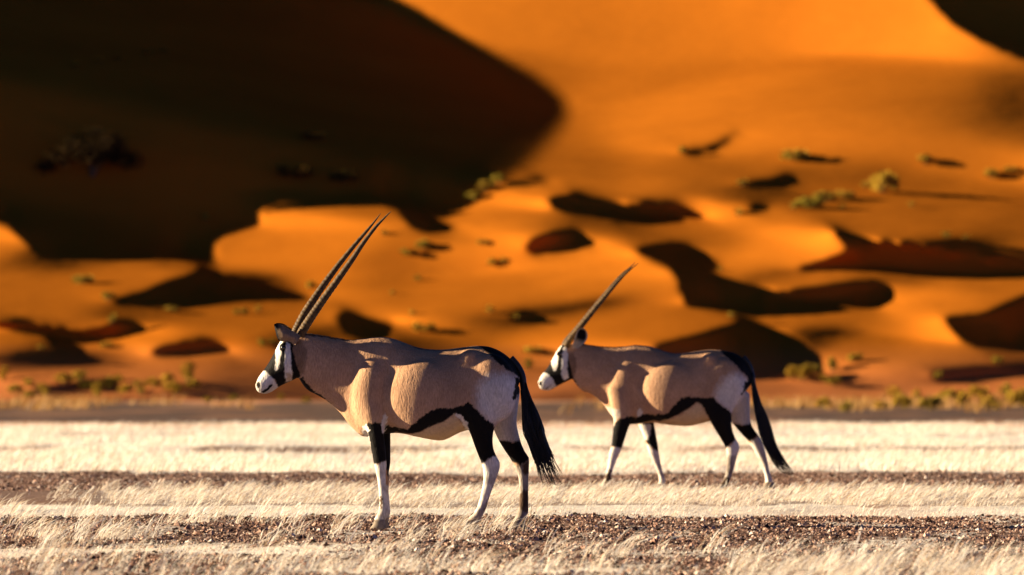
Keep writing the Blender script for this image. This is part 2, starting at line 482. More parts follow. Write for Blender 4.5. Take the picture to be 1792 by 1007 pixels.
def blades(x, y, z, h, lean, width, head, rng, seg=4):
    """thin two-sided strips bending downwind (+X); head = width of the seed head"""
    n = len(x); az = rng.normal(0, .55, n)
    dx, dy = np.cos(az), np.sin(az)
    t = np.linspace(0, 1, seg + 1)
    out = lean[:, None] * h[:, None] * t[None] ** 1.8
    up = h[:, None] * t[None] * (1 - .28 * lean[:, None] * t[None])
    C = np.stack([x[:, None] + out * dx[:, None], y[:, None] + out * dy[:, None], z[:, None] + up], -1)
    tw = rng.uniform(0, 3.14, n); sx, sy = np.cos(tw), np.sin(tw) * .9
    prof = np.interp(t, [0, .55, .66, .84, 1], [1, .8, 0, 0, 0])[None] * width[:, None] + np.interp(t, [0, .5, .78, .92, 1], [0, .1, 1, .8, .25])[None] * head[:, None]
    S = np.stack([sx, sy, np.zeros(n)], -1)[:, None] * prof[..., None] * .5
    V = np.stack([C - S, C + S], 2).reshape(n, -1, 3)
    k = seg + 1
    q = np.array([(2 * i, 2 * i + 1, 2 * i + 3, 2 * i + 2) for i in range(seg)])
    Q = (q[None] + np.arange(n)[:, None, None] * 2 * k).reshape(-1, 4)
    return V.reshape(-1, 3), Q, 2 * k

def straw_cols(n, rng, k):
    pal = np.array([(.88, .80, .69), (.80, .68, .55), (.92, .87, .79), (.50, .35, .22), (.64, .50, .36)])
    return np.repeat(pal[rng.choice(5, n, p=[.27, .24, .21, .12, .16])] * rng.uniform(.85, 1.1, (n, 1)), k, 0)

def build_grass():
    rng = np.random.default_rng(5)
    Vs, Qs, Cs, o = [], [], [], 0
    def emit(x, y, h, lean, w, hd, seg):
        nonlocal o
        V, Q, k = blades(x, y, height(x, y) - .004, h, lean, w, hd, rng, seg)
        Vs.append(V); Qs.append(Q + o); Cs.append(straw_cols(len(x), rng, k)); o += len(V)
    # tufts near the animals
    n = 22000
    y = rng.uniform(33, 66, n); x = rng.uniform(-1, 1, n) * (y * .092 + 1.2)
    k = rng.random(n) < straw_amount(x, y) * np.clip((y / 60.), .4, 1)
    x, y = x[k], y[k]; n = len(x)
    per = rng.integers(9, 26, n)
    cx, cy = np.repeat(x, per), np.repeat(y, per); m = len(cx)
    size = np.repeat(rng.uniform(.6, 1.15, n), per)
    tall = np.where(cy < 43, .95, np.where(cy < 55, .85, .62))
    h = size * tall * rng.uniform(.06, .22, m)
    emit(cx + rng.normal(0, .03, m), cy + rng.normal(0, .035, m), h, rng.uniform(.35, 1.35, m), rng.uniform(.0018, .0034, m), rng.uniform(.0015, .010, m), 4)
    # short stubble and litter on the pale strips
    n = 115000
    y = np.concatenate([rng.uniform(37, 45.2, n // 2), rng.uniform(51, 66, n - n // 2)]); x = rng.uniform(-1, 1, n) * (y * .092 + 1.2)
    k = rng.random(n) < pale_amount(x, y) * .75
    x, y = x[k], y[k]; m = len(x)
    emit(x, y, rng.uniform(.012, .045, m), rng.uniform(.3, 1.6, m), rng.uniform(.002, .005, m), rng.uniform(0, .006, m), 3)
    me = mesh_np('dry_grass', np.concatenate(Vs), np.concatenate(Qs))
    set_attr(me, 'tint', np.concatenate(Cs))
    tag(add_obj('dry_grass', me, STRAW), 'bleached dry grass with seed heads bent by the wind', 'grass', kind='stuff')
    # the pale meadow farther off
    Vs, Qs, Cs, o = [], [], [], 0
    n = 56000
    y = 76 + 76 * rng.random(n); x = rng.uniform(-1, 1, n) * (y * .095 + 1.2)
    k = rng.random(n) < pale_amount(x, y) * (.18 + .82 * smooth(.40, .62, fbm(x, y * .10, 1.8, 81, 4)))
    x, y = x[k], y[k]; n = len(x)
    per = 5
    cx, cy = np.repeat(x, per), np.repeat(y, per); m = len(cx)
    emit(cx + rng.normal(0, .06, m), cy + rng.normal(0, .08, m), rng.uniform(.03, .12, m) * np.repeat(.55 + .9 * fbm(x, y * .2, 1.8, 91, 3), per), rng.uniform(.2, 1.1, m), rng.uniform(.005, .010, m), rng.uniform(.004, .012, m), 3)
    # tawny scrub grass fringing the dune foot, thicker to the right
    n = 5200
    y = rng.uniform(185, 268, n); x = rng.uniform(-1, 1, n) * (y * .08 + .6); xn = x / y
    k = rng.random(n) < (.03 + .80 * smooth(.018, .05, xn) + .30 * smooth(-.03, -.055, xn)) * smooth(.46, .66, fbm(x, y * .12, 2.2, 111, 3)) * (.25 + .75 * smooth(190, 225, y))
    x, y = x[k], y[k]; per = 8
    cx, cy = np.repeat(x, per), np.repeat(y, per); m = len(cx); c0 = len(Cs)
    emit(cx + rng.normal(0, .16, m), cy + rng.normal(0, .3, m), rng.uniform(.10, .42, m), rng.uniform(.2, .9, m), rng.uniform(.02, .04, m), rng.uniform(.01, .04, m), 3)
    Cs[c0] = Cs[c0] * np.array((.50, .29, .09))
    me = mesh_np('distant_grass', np.concatenate(Vs), np.concatenate(Qs))
    c = np.concatenate(Cs); set_attr(me, 'tint', c)
    tag(add_obj('distant_grass', me, STRAW), 'pale straw meadow stretching between the animals and the dunes', 'grass', kind='stuff')
build_grass()
# ------------------------------------------------------------------ desert shrubs on the dunes, each a thing: foliage and stems
def shrub_mats():
    m, nt, b = new_mat('shrub_leaf')
    at = nt.nodes.new('ShaderNodeVertexColor'); at.layer_name = 'tint'
    oi = nt.nodes.new('ShaderNodeObjectInfo')
    r = ramp(nt, oi.outputs['Random'], [(0, (.75, .85, .8)), (1, (1.25, 1.1, .9))])
    nt.links.new(mixc(nt, 1.0, at.outputs['Color'], r.outputs['Color'], 'MULTIPLY'), b.inputs['Base Color'])
    b.inputs['Roughness'].default_value = .7; b.inputs['Specular IOR Level'].default_value = 0.0
    return m, plain_mat('shrub_stem', (.12, .075, .04), .9, .1)

def plain_mat(name, col, rough=.6, spec=.3):
    m, nt, b = new_mat(name)
    n = noise(nt, mapping(nt), 60, 3)
    r = ramp(nt, n.outputs['Fac'], [(.3, tuple(c * .75 for c in col)), (.7, tuple(min(1, c * 1.2) for c in col))])
    nt.links.new(r.outputs['Color'], b.inputs['Base Color'])
    b.inputs['Roughness'].default_value = rough; b.inputs['Specular IOR Level'].default_value = spec
    return m
LEAF, STEM = shrub_mats()

def foliage_mesh(seed, nl, hz, wide=1.0, size=.075, pal=None):
    """leaf-sized faces on many little clumps, unit radius about .5"""
    r = np.random.default_rng(seed); P_ = []
    nc = 16
    cl = []
    for k in range(nc):
        a = r.uniform(0, 6.28); rr = .36 * math.sqrt(r.random()) * wide
        cl.append((rr * math.cos(a), rr * math.sin(a), hz * (.25 + .65 * r.random() * (1 - rr * 1.1)), .10 + .10 * r.random()))
    cl = np.array(cl); pick = r.integers(0, nc, nl)
    d = r.normal(0, 1, (nl, 3)); d /= np.linalg.norm(d, axis=1)[:, None]
    C = cl[pick, :3] + d * (cl[pick, 3] * r.uniform(.45, 1.1, nl))[:, None]
    C[:, 2] = np.maximum(C[:, 2], .02)
    u = r.normal(0, 1, (nl, 3)); u /= np.linalg.norm(u, axis=1)[:, None]
    v = np.cross(u, r.normal(0, 1, (nl, 3))); v /= np.linalg.norm(v, axis=1)[:, None]
    s = size * r.uniform(.5, 1.1, nl)[:, None]
    V = np.stack([C - u * s, C + v * s * .45, C + u * s, C - v * s * .45], 1).reshape(-1, 3)
    Q = np.arange(nl * 4).reshape(-1, 4)
    me = mesh_np('foliage', V, Q)
    if pal is None: pal = np.array([(.30, .21, .025), (.36, .225, .028), (.19, .145, .022), (.42, .27, .05)])
    set_attr(me, 'tint', np.repeat(pal[r.integers(0, len(pal), nl)], 4, 0))
    me.materials.append(LEAF)
    Vs, Qs, o = [], [], 0
    for k in range(9):
        c = cl[k]; m = 6; t = np.linspace(0, 1, m)
        p = np.stack([c[0] * t ** .7, c[1] * t ** .7, -.05 + (c[2] + .05) * t], -1)
        th = np.linspace(0, 6.28, 5, endpoint=False); rad = .014 * (1 - .7 * t)
        V = (p[:, None] + np.stack([rad[:, None] * np.cos(th), rad[:, None] * np.sin(th), np.zeros((m, 5))], -1)).reshape(-1, 3)
        i = np.arange(m - 1)[:, None] * 5; j = np.arange(5)[None]; j2 = (j + 1) % 5
        Vs.append(V); Qs.append(np.stack([i + j, i + j2, i + 5 + j2, i + 5 + j], -1).reshape(-1, 4) + o); o += len(V)
    ms = mesh_np('stem', np.concatenate(Vs), np.concatenate(Qs), True); ms.materials.append(STEM)
    return me, ms
SHRUBS = {'round': [foliage_mesh(k, 620, .62) for k in (1, 2)], 'low': [foliage_mesh(k, 620, .36, 1.25) for k in (3, 4)],
          'upright': [foliage_mesh(k, 560, 1.05, .7) for k in (5, 6)], 'tuft': [foliage_mesh(k, 380, .5, .8, .06) for k in (7, 8)]}
SHRUBS['dark'] = [foliage_mesh(k, 620, .4, 1.25, .075, np.array([(.06, .04, .010), (.09, .05, .012)])) for k in (9, 10)]  # darker copy of the leaf colours, shade of the great shadow painted in
G1 = 'shrubs scattered on the upper right dune slope'
def shrub(u, v, wpx, shape, label, group, k=[0]):
    k[0] += 1
    p = dune_at(u, v)
    root = bpy.data.objects.new('desert_shrub', None); COL.objects.link(root)
    sc = wpx / F * math.hypot(p.x, p.y) / .92 * {G1: 1.0}.get(group, 1.15 if 'dune foot' in group else .9)
    root.location = p; root.scale = (sc,) * 3; root.rotation_euler = (0, 0, k[0] * 2.4)
    fm, sm = SHRUBS[shape][k[0] % 2]
    f = add_obj('foliage', fm, None, root); add_obj('stem', sm, None, root)
    tag(root, label, 'shrub', group)
    return root
G1 = 'shrubs scattered on the upper right dune slope'
for a in [
 (1196, 268, 24, 'tuft', 'small grey tuft at the left tip of the narrow curved shadow on the slope'),
 (1390, 280, 46, 'low', 'wide low dark shrub alone on the bright slope, above the sickle-shaped shadow'),
 (1300, 326, 26, 'tuft', 'small yellowish shrub at the left end of the sickle-shaped shadow on the slope'),
 (1418, 364, 48, 'low', 'broad dark shrub at the left end of the dense thicket on the slope'),
 (1445, 352, 42, 'low', 'flat shrub crowning the middle of the thicket on the slope'),
 (1478, 348, 36, 'low', 'shrub at the right end of the dense thicket on the slope'),
 (1388, 366, 22, 'tuft', 'little yellow shrub just left of the dense thicket on the slope'),
 (1474, 368, 20, 'tuft', 'little yellow shrub low at the right foot of the dense thicket'),
 (1545, 338, 62, 'round', 'largest dark round shrub standing between the thicket and the far right shrubs'),
 (1514, 328, 20, 'tuft', 'small pale shrub touching the left side of the largest dark shrub'),
 (1596, 362, 18, 'tuft', 'lone tiny yellow shrub below and right of the largest dark shrub'),
 (1619, 288, 30, 'round', 'yellow shrub at the left end of a long straight shadow on the slope'),
 (1736, 313, 30, 'round', 'yellow shrub near the right edge of the picture with a short broad shadow'),
 (1770, 302, 26, 'low', 'low dusky shrub in the rightmost shadow of the upper slope'),
 (1292, 378, 28, 'tuft', 'yellow-green shrub on the crest beside a small square shadow'),
 (1690, 422, 20, 'tuft', 'tiny yellow shrub above the long black shadow at right'),
 (1656, 416, 22, 'tuft', 'faint brownish shrub left of the tiny yellow one above the long shadow'),
]: shrub(*a, G1)
G2 = 'shrubs on the middle dunes'
for a in [
 (830, 352, 34, 'round', 'lowest of the yellow-green shrubs climbing the edge of the great shadow'),
 (851, 336, 38, 'round', 'middle of the yellow-green shrubs climbing the edge of the great shadow'),
 (873, 322, 32, 'round', 'topmost of the yellow-green shrubs climbing the edge of the great shadow'),
 (716, 446, 30, 'low', 'yellow shrub at the left of the dusky clump right of the near horns'),
 (742, 438, 34, 'round', 'yellow shrub at the right of the dusky clump right of the near horns'),
 (672, 412, 22, 'tuft', 'small yellow shrub beside the tips of the near horns'),
 (846, 428, 24, 'low', 'small brown shrub on bright sand left of the oval hollow'),
 (872, 464, 34, 'low', 'flat brown shrub with a dark shadow below the oval hollow'),
 (731, 492, 22, 'tuft', 'small dull shrub on bare sand halfway between the two pairs of horns'),
 (688, 516, 18, 'tuft', 'small yellow shrub right of the horn bases of the near animal'),
 (722, 552, 20, 'tuft', 'small yellow shrub above the shadowed hollow behind the near withers'),
 (742, 580, 42, 'low', 'wide flat brown shrub over the back of the near animal'),
 (857, 547, 26, 'tuft', 'yellow shrub left of the small dark pit in the middle'),
 (904, 558, 20, 'tuft', 'yellow shrub on the brink of the small dark pit in the middle'),
 (934, 620, 38, 'low', 'dark shrub low behind the rump of the near animal'),
 (926, 648, 24, 'upright', 'tall thin shrub between the tail of the near animal and the far head'),
 (1261, 474, 16, 'tuft', 'tiny green shrub at the sharp tip of sand right of the far horns'),
 (1281, 556, 24, 'tuft', 'yellow shrub on the tongue of sand between two dark hollows'),
]: shrub(*a, G2)
G3 = 'shrubs on the left dunes'
for a in [
 (145, 496, 40, 'low', 'wide dull shrub on the bright dune at the far left'),
 (190, 526, 28, 'round', 'round yellow shrub at the left point of the long dark hollow'),
 (196, 568, 22, 'upright', 'upright yellow shrub standing at the rim of the wavy left hollow'),
 (72, 612, 22, 'tuft', 'pale shrub under the wavy left hollow'),
 (300, 546, 26, 'low', 'low green shrub on the lower lip of the long dark hollow'),
 (422, 550, 30, 'low', 'left one of two shrubs on the ridge below the long hollow'),
 (452, 546, 24, 'tuft', 'right one of two shrubs on the ridge below the long hollow'),
 (543, 505, 24, 'round', 'yellow shrub just left of the near horns at the end of the long hollow'),
 (186, 608, 24, 'low', 'green shrub at the bottom of the wavy left hollow'),
 (466, 606, 36, 'low', 'broad yellow shrub in front of the ear of the near animal'),
 (360, 386, 20, 'round', 'small green shrub lost in the great shadow'),
]: shrub(*a, G3)
G4 = 'shrubs along the dune foot at left'
row = [(6, 668, 34), (28, 690, 26), (48, 678, 28), (52, 698, 22), (78, 697, 34), (112, 672, 28), (141, 668, 36), (150, 682, 26), (170, 697, 38), (190, 680, 30), (206, 670, 26),
       (220, 690, 26), (246, 692, 34), (268, 680, 28), (296, 672, 34), (303, 690, 32), (328, 668, 44), (338, 680, 24), (362, 705, 20), (409, 702, 16), (492, 703, 18), (537, 706, 16)]
ordw = ['first', 'second', 'third', 'fourth', 'fifth', 'sixth', 'seventh', 'eighth', 'ninth', 'tenth', 'eleventh', 'twelfth', 'thirteenth', 'fourteenth', 'fifteenth', 'sixteenth',
        'seventeenth', 'eighteenth', 'nineteenth', 'twentieth', 'twenty-first', 'twenty-second', 'twenty-third', 'twenty-fourth']
for i, (u, v, w) in enumerate(row):
    shp = ('upright', 'round', 'tuft', 'round')[i % 4]
    shrub(u, v, w * (.7 if shp == 'upright' else 1), shp, 'yellow-green shrub along the dune foot, %s from the left end of the row' % ordw[i], G4)
G5 = 'shrubs along the dune foot at right'
row = [(1388, 664, 34), (1404, 668, 30), (1420, 662, 36), (1440, 668, 22), (1456, 652, 34), (1460, 676, 24), (1444, 716, 30), (1482, 722, 34), (1492, 634, 22), (1506, 632, 18), (1542, 718, 24), (1566, 700, 40),
       (1580, 716, 36), (1604, 704, 30), (1628, 719, 38), (1641, 663, 22), (1659, 706, 36), (1686, 716, 44), (1712, 700, 36), (1732, 718, 48), (1746, 638, 20), (1760, 702, 40), (1786, 714, 50)]
row.sort()
for i, (u, v, w) in enumerate(row):
    shp = ('round', 'upright', 'round', 'tuft')[i % 4]
    shrub(u, v, w * (.7 if shp == 'upright' else 1), shp, 'yellow shrub at the dune foot right of the far animal, %s counting from its tail' % ordw[i], G5)

# a dark tree and thickets standing in the great shadow
def shade_tree():
    p = dune_at(160, 305)
    root = bpy.data.objects.new('acacia_tree', None); COL.objects.link(root); root.location = p
    k = math.hypot(p.x, p.y) / F
    r = np.random.default_rng(44); w, h = 160 * k, 92 * k
    nl = 5200; nc = 46
    a = r.uniform(0, 6.28, nc); rr = np.sqrt(r.random(nc)) * w * .5
    cl = np.stack([rr * np.cos(a), rr * np.sin(a) * .8, h * (.12 + .80 * (1 - (rr / w * 2) ** 2) * r.uniform(.35, 1, nc))], -1)
    pk = r.integers(0, nc, nl); d = r.normal(0, 1, (nl, 3)); d /= np.linalg.norm(d, axis=1)[:, None]
    C = cl[pk] + d * (w * r.uniform(.03, .16, nl))[:, None] * np.array((1, 1, .6))
    u_ = r.normal(0, 1, (nl, 3)); u_ /= np.linalg.norm(u_, axis=1)[:, None]; v_ = np.cross(u_, d); v_ /= np.linalg.norm(v_, axis=1)[:, None] + 1e-9
    s = .07
    V = np.stack([C - u_ * s, C + v_ * s * .5, C + u_ * s, C - v_ * s * .5], 1).reshape(-1, 3)
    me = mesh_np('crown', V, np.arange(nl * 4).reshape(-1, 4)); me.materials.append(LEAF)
    set_attr(me, 'tint', np.tile((.022, .014, .007), (nl * 4, 1)))  # crown tint darkened, shade of the great shadow put into the leaf colour
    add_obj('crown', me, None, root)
    Vs, Qs, o = [], [], 0
    for j in range(7):
        c = cl[j] if j else np.array((0, 0, h * .55)); m = 7; t = np.linspace(0, 1, m)
        q = np.stack([c[0] * t ** 1.6, c[1] * t ** 1.6, -.3 + (c[2] + .3) * t], -1); th = np.linspace(0, 6.28, 7, endpoint=False); rad = .11 * (1 - .75 * t)
        VV_ = (q[:, None] + np.stack([rad[:, None] * np.cos(th), rad[:, None] * np.sin(th), np.zeros((m, 7))], -1)).reshape(-1, 3)
        i = np.arange(m - 1)[:, None] * 7; jj = np.arange(7)[None]; j2 = (jj + 1) % 7
        Vs.append(VV_); Qs.append(np.stack([i + jj, i + j2, i + 7 + j2, i + 7 + jj], -1).reshape(-1, 4) + o); o += len(VV_)
    ms = mesh_np('trunk', np.concatenate(Vs), np.concatenate(Qs), True); ms.materials.append(STEM)
    add_obj('trunk', ms, None, root)
    tag(root, 'wide dark tree standing in the great shadow at upper left', 'tree')
shade_tree()
G6 = 'dark shrubs inside the great shadow'
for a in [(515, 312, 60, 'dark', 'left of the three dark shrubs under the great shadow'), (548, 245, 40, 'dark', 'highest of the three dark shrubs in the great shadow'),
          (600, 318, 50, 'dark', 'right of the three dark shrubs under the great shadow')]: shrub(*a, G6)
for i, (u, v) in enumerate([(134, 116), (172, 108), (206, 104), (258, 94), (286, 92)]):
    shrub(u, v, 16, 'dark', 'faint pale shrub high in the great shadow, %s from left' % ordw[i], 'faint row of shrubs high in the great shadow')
# ------------------------------------------------------------------ oryx
def ring_loft(stations, n=28, cap=True, egg=0.0, power=1.0):
    """stations: (ax, az, bx, bz, half width, y centre[, egg]) -> verts, quads+tri caps. a = top / front edge, b = bottom / back edge"""
    st = [tuple(s) + (egg,) if len(s) == 6 else tuple(s) for s in stations]
    if cap:
        def shrink(s, t, k, push):
            cx, cz = (s[0] + s[2]) / 2, (s[1] + s[3]) / 2
            tx, tz = (t[0] + t[2]) / 2, (t[1] + t[3]) / 2
            dx, dz = cx - tx, cz - tz; L = math.hypot(dx, dz) or 1
            h = math.hypot(s[0] - s[2], s[1] - s[3]) / 2
            ox, oz = dx / L * h * push, dz / L * h * push
            return (cx + (s[0] - cx) * k + ox, cz + (s[1] - cz) * k + oz, cx + (s[2] - cx) * k + ox, cz + (s[3] - cz) * k + oz, s[4] * k, s[5], s[6])
        a = [shrink(st[0], st[1], k, p) for k, p in ((.25, .40), (.6, .32), (.86, .18))]
        b = [shrink(st[-1], st[-2], k, p) for k, p in ((.86, .18), (.6, .32), (.25, .40))]
        st = a + st + b
    # catmull-rom refinement
    S = np.array(st, float); fine = []
    for i in range(len(S) - 1):
        p0, p1, p2, p3 = S[max(i - 1, 0)], S[i], S[i + 1], S[min(i + 2, len(S) - 1)]
        for t in (0, 1 / 3, 2 / 3):
            fine.append(.5 * (2 * p1 + (p2 - p0) * t + (2 * p0 - 5 * p1 + 4 * p2 - p3) * t * t + (3 * p1 - p0 - 3 * p2 + p3) * t ** 3))
    fine.append(S[-1]); S = np.array(fine)
    th = np.linspace(0, 2 * np.pi, n, endpoint=False)
    c, s = np.cos(th), np.sin(th)
    V = []
    for q in S:
        cx, cz = (q[0] + q[2]) / 2, (q[1] + q[3]) / 2
        hx, hz = (q[0] - q[2]) / 2, (q[1] - q[3]) / 2
        sy = np.sign(s) * np.abs(s) ** power
        w = max(q[4], .002) * sy * (1 - q[6] * c)
        V.append(np.stack([cx + hx * c, q[5] + w, cz + hz * c], -1))
    V = np.concatenate(V); m = len(S)
    i = np.arange(m - 1)[:, None] * n; j = np.arange(n)[None]; j2 = (j + 1) % n
    Q = np.stack([i + j, i + j2, i + n + j2, i + n + j], -1).reshape(-1, 4)
    V = np.concatenate([V, V[:n].mean(0, keepdims=True), V[-n:].mean(0, keepdims=True)])
    k = m * n
    T1 = np.stack([np.full(n, k), (np.arange(n) + 1) % n, np.arange(n)], -1)
    T2 = np.stack([np.full(n, k + 1), (m - 1) * n + np.arange(n), (m - 1) * n + (np.arange(n) + 1) % n], -1)
    return V, Q, np.concatenate([T1, T2])

def blob(cx, cz, rx, rz, y, ry, n=24, tilt=0.0):
    th = np.linspace(0, np.pi, n); ph = np.linspace(0, 2 * np.pi, n * 2, endpoint=False)
    V = []
    ct, stl = math.cos(tilt), math.sin(tilt)
    for t in th:
        x = rx * np.sin(t) * np.cos(ph); yy = ry * np.sin(t) * np.sin(ph); z = rz * np.cos(t) * np.ones_like(ph)
        V.append(np.stack([cx + x * ct + z * stl, y + yy, cz - x * stl + z * ct], -1))
    V = np.concatenate(V); m = n * 2
    i = np.arange(n - 1)[:, None] * m; j = np.arange(m)[None]; j2 = (j + 1) % m
    Q = np.stack([i + j, i + j2, i + m + j2, i + m + j], -1).reshape(-1, 4)
    return V, Q, np.zeros((0, 3), int)

def join_parts(parts):
    Vs, Qs, Ts, o = [], [], [], 0
    for V, Q, T_ in parts:
        Vs.append(V); Qs.append(Q + o); Ts.append(T_ + o); o += len(V)
    return np.concatenate(Vs), [np.concatenate(Qs), np.concatenate(Ts)]

def poly_sd(poly, x, y):
    """signed distance (negative inside) to a polygon, arrays"""
    p = np.array(poly, float); d = np.full(x.shape, 1e9); ins = np.zeros(x.shape, bool)
    for i in range(len(p)):
        a, b = p[i], p[(i + 1) % len(p)]
        e = b - a; L = max((e ** 2).sum(), 1e-9)
        t = np.clip(((x - a[0]) * e[0] + (y - a[1]) * e[1]) / L, 0, 1)
        d = np.minimum(d, np.hypot(x - a[0] - t * e[0], y - a[1] - t * e[1]))
        c = ((a[1] > y) != (b[1] > y)) & (x < (e[0]) * (y - a[1]) / (e[1] if e[1] else 1e-9) + a[0])
        ins ^= c
    return np.where(ins, -d, d)

FAWN = np.array((.48, .272, .155)); WHITE = np.array((.74, .68, .60)); BLACK = np.array((.008, .006, .005))
GREYW = np.array((.66, .585, .515)); DIRTY = np.array((.40, .34, .29)); BROWN = np.array((.11, .065, .04)); DARKF = np.array((.25, .14, .08))

def coat_material():
    m, nt, b = new_mat('short_coat')
    at = nt.nodes.new('ShaderNodeVertexColor'); at.layer_name = 'coat'
    vs = mapping(nt, (1, 1, .22))
    n1 = noise(nt, vs, 150, 3, .6)
    vl = mapping(nt, (1, 1, .6)); n2 = noise(nt, vl, 14, 4, .6)
    r1 = ramp(nt, n1.outputs['Fac'], [(.3, (.72, .70, .68)), (.7, (1.12, 1.12, 1.12))])
    r2 = ramp(nt, n2.outputs['Fac'], [(.3, (.88, .86, .84)), (.7, (1.08, 1.08, 1.08))])
    c = mixc(nt, 1.0, at.outputs['Color'], r1.outputs['Color'], 'MULTIPLY')
    c = mixc(nt, 1.0, c, r2.outputs['Color'], 'MULTIPLY')
    nt.links.new(c, b.inputs['Base Color'])
    b.inputs['Roughness'].default_value = .72
    b.inputs['Specular IOR Level'].default_value = .10
    n3 = noise(nt, mapping(nt, (1, 1, .16)), 190, 2, .5)
    n4 = noise(nt, mapping(nt, (1, 1, .45)), 38, 3, .6)
    ad = nt.nodes.new('ShaderNodeMath'); ad.operation = 'ADD'
    sc = nt.nodes.new('ShaderNodeMath'); sc.operation = 'MULTIPLY'; sc.inputs[1].default_value = 2.2
    nt.links.new(n4.outputs['Fac'], sc.inputs[0])
    nt.links.new(n3.outputs['Fac'], ad.inputs[0]); nt.links.new(sc.outputs[0], ad.inputs[1])
    bump(nt, ad.outputs[0], .55, .005, b)
    return m
COAT = coat_material()

def horn_mat():
    m, nt, b = new_mat('ridged_horn')
    n = noise(nt, mapping(nt, (1, 1, 1)), 40, 3)
    r = ramp(nt, n.outputs['Fac'], [(.3, (.030, .015, .005)), (.7, (.13, .070, .020))])
    nt.links.new(r.outputs['Color'], b.inputs['Base Color'])
    b.inputs['Roughness'].default_value = .6; b.inputs['Specular IOR Level'].default_value = .2
    return m
HORN = horn_mat()
HOOF = plain_mat('hoof_horn', (.26, .20, .15), .8)
EYE = plain_mat('dark_eye', (.008, .006, .005), .12, .6)
TAILM = plain_mat('black_tail_hair', (.010, .008, .008), .5, .3)

def tube(path, rad, n=10, lat=None):
    """round tube along (m,3) path"""
    P_ = np.array(path, float); m = len(P_)
    tg = np.gradient(P_, axis=0); tg /= np.linalg.norm(tg, axis=1)[:, None]
    up = np.array((0, 1., 0)); a = np.cross(tg, up); a /= np.linalg.norm(a, axis=1)[:, None] + 1e-9
    b = np.cross(tg, a)
    th = np.linspace(0, 2 * np.pi, n, endpoint=False)
    V = (P_[:, None] + np.array(rad)[:, None, None] * (np.cos(th)[None, :, None] * a[:, None] + np.sin(th)[None, :, None] * b[:, None])).reshape(-1, 3)
    i = np.arange(m - 1)[:, None] * n; j = np.arange(n)[None]; j2 = (j + 1) % n
    Q = np.stack([i + j, i + j2, i + n + j2, i + n + j], -1).reshape(-1, 4)
    V = np.concatenate([V, P_[:1], P_[-1:]]); k = m * n
    T1 = np.stack([np.full(n, k), (np.arange(n) + 1) % n, np.arange(n)], -1)
    T2 = np.stack([np.full(n, k + 1), (m - 1) * n + np.arange(n), (m - 1) * n + (np.arange(n) + 1) % n], -1)
    return V, Q, np.concatenate([T1, T2])

def spline(pts, m):
    S = np.array(pts, float); t = np.linspace(0, len(S) - 1, m); out = []
    for x in t:
        i = min(int(x), len(S) - 2); f = x - i
        p0, p1, p2, p3 = S[max(i - 1, 0)], S[i], S[i + 1], S[min(i + 2, len(S) - 1)]
        out.append(.5 * (2 * p1 + (p2 - p0) * f + (2 * p0 - 5 * p1 + 4 * p2 - p3) * f * f + (3 * p1 - p0 - 3 * p2 + p3) * f ** 3))
    return np.array(out)

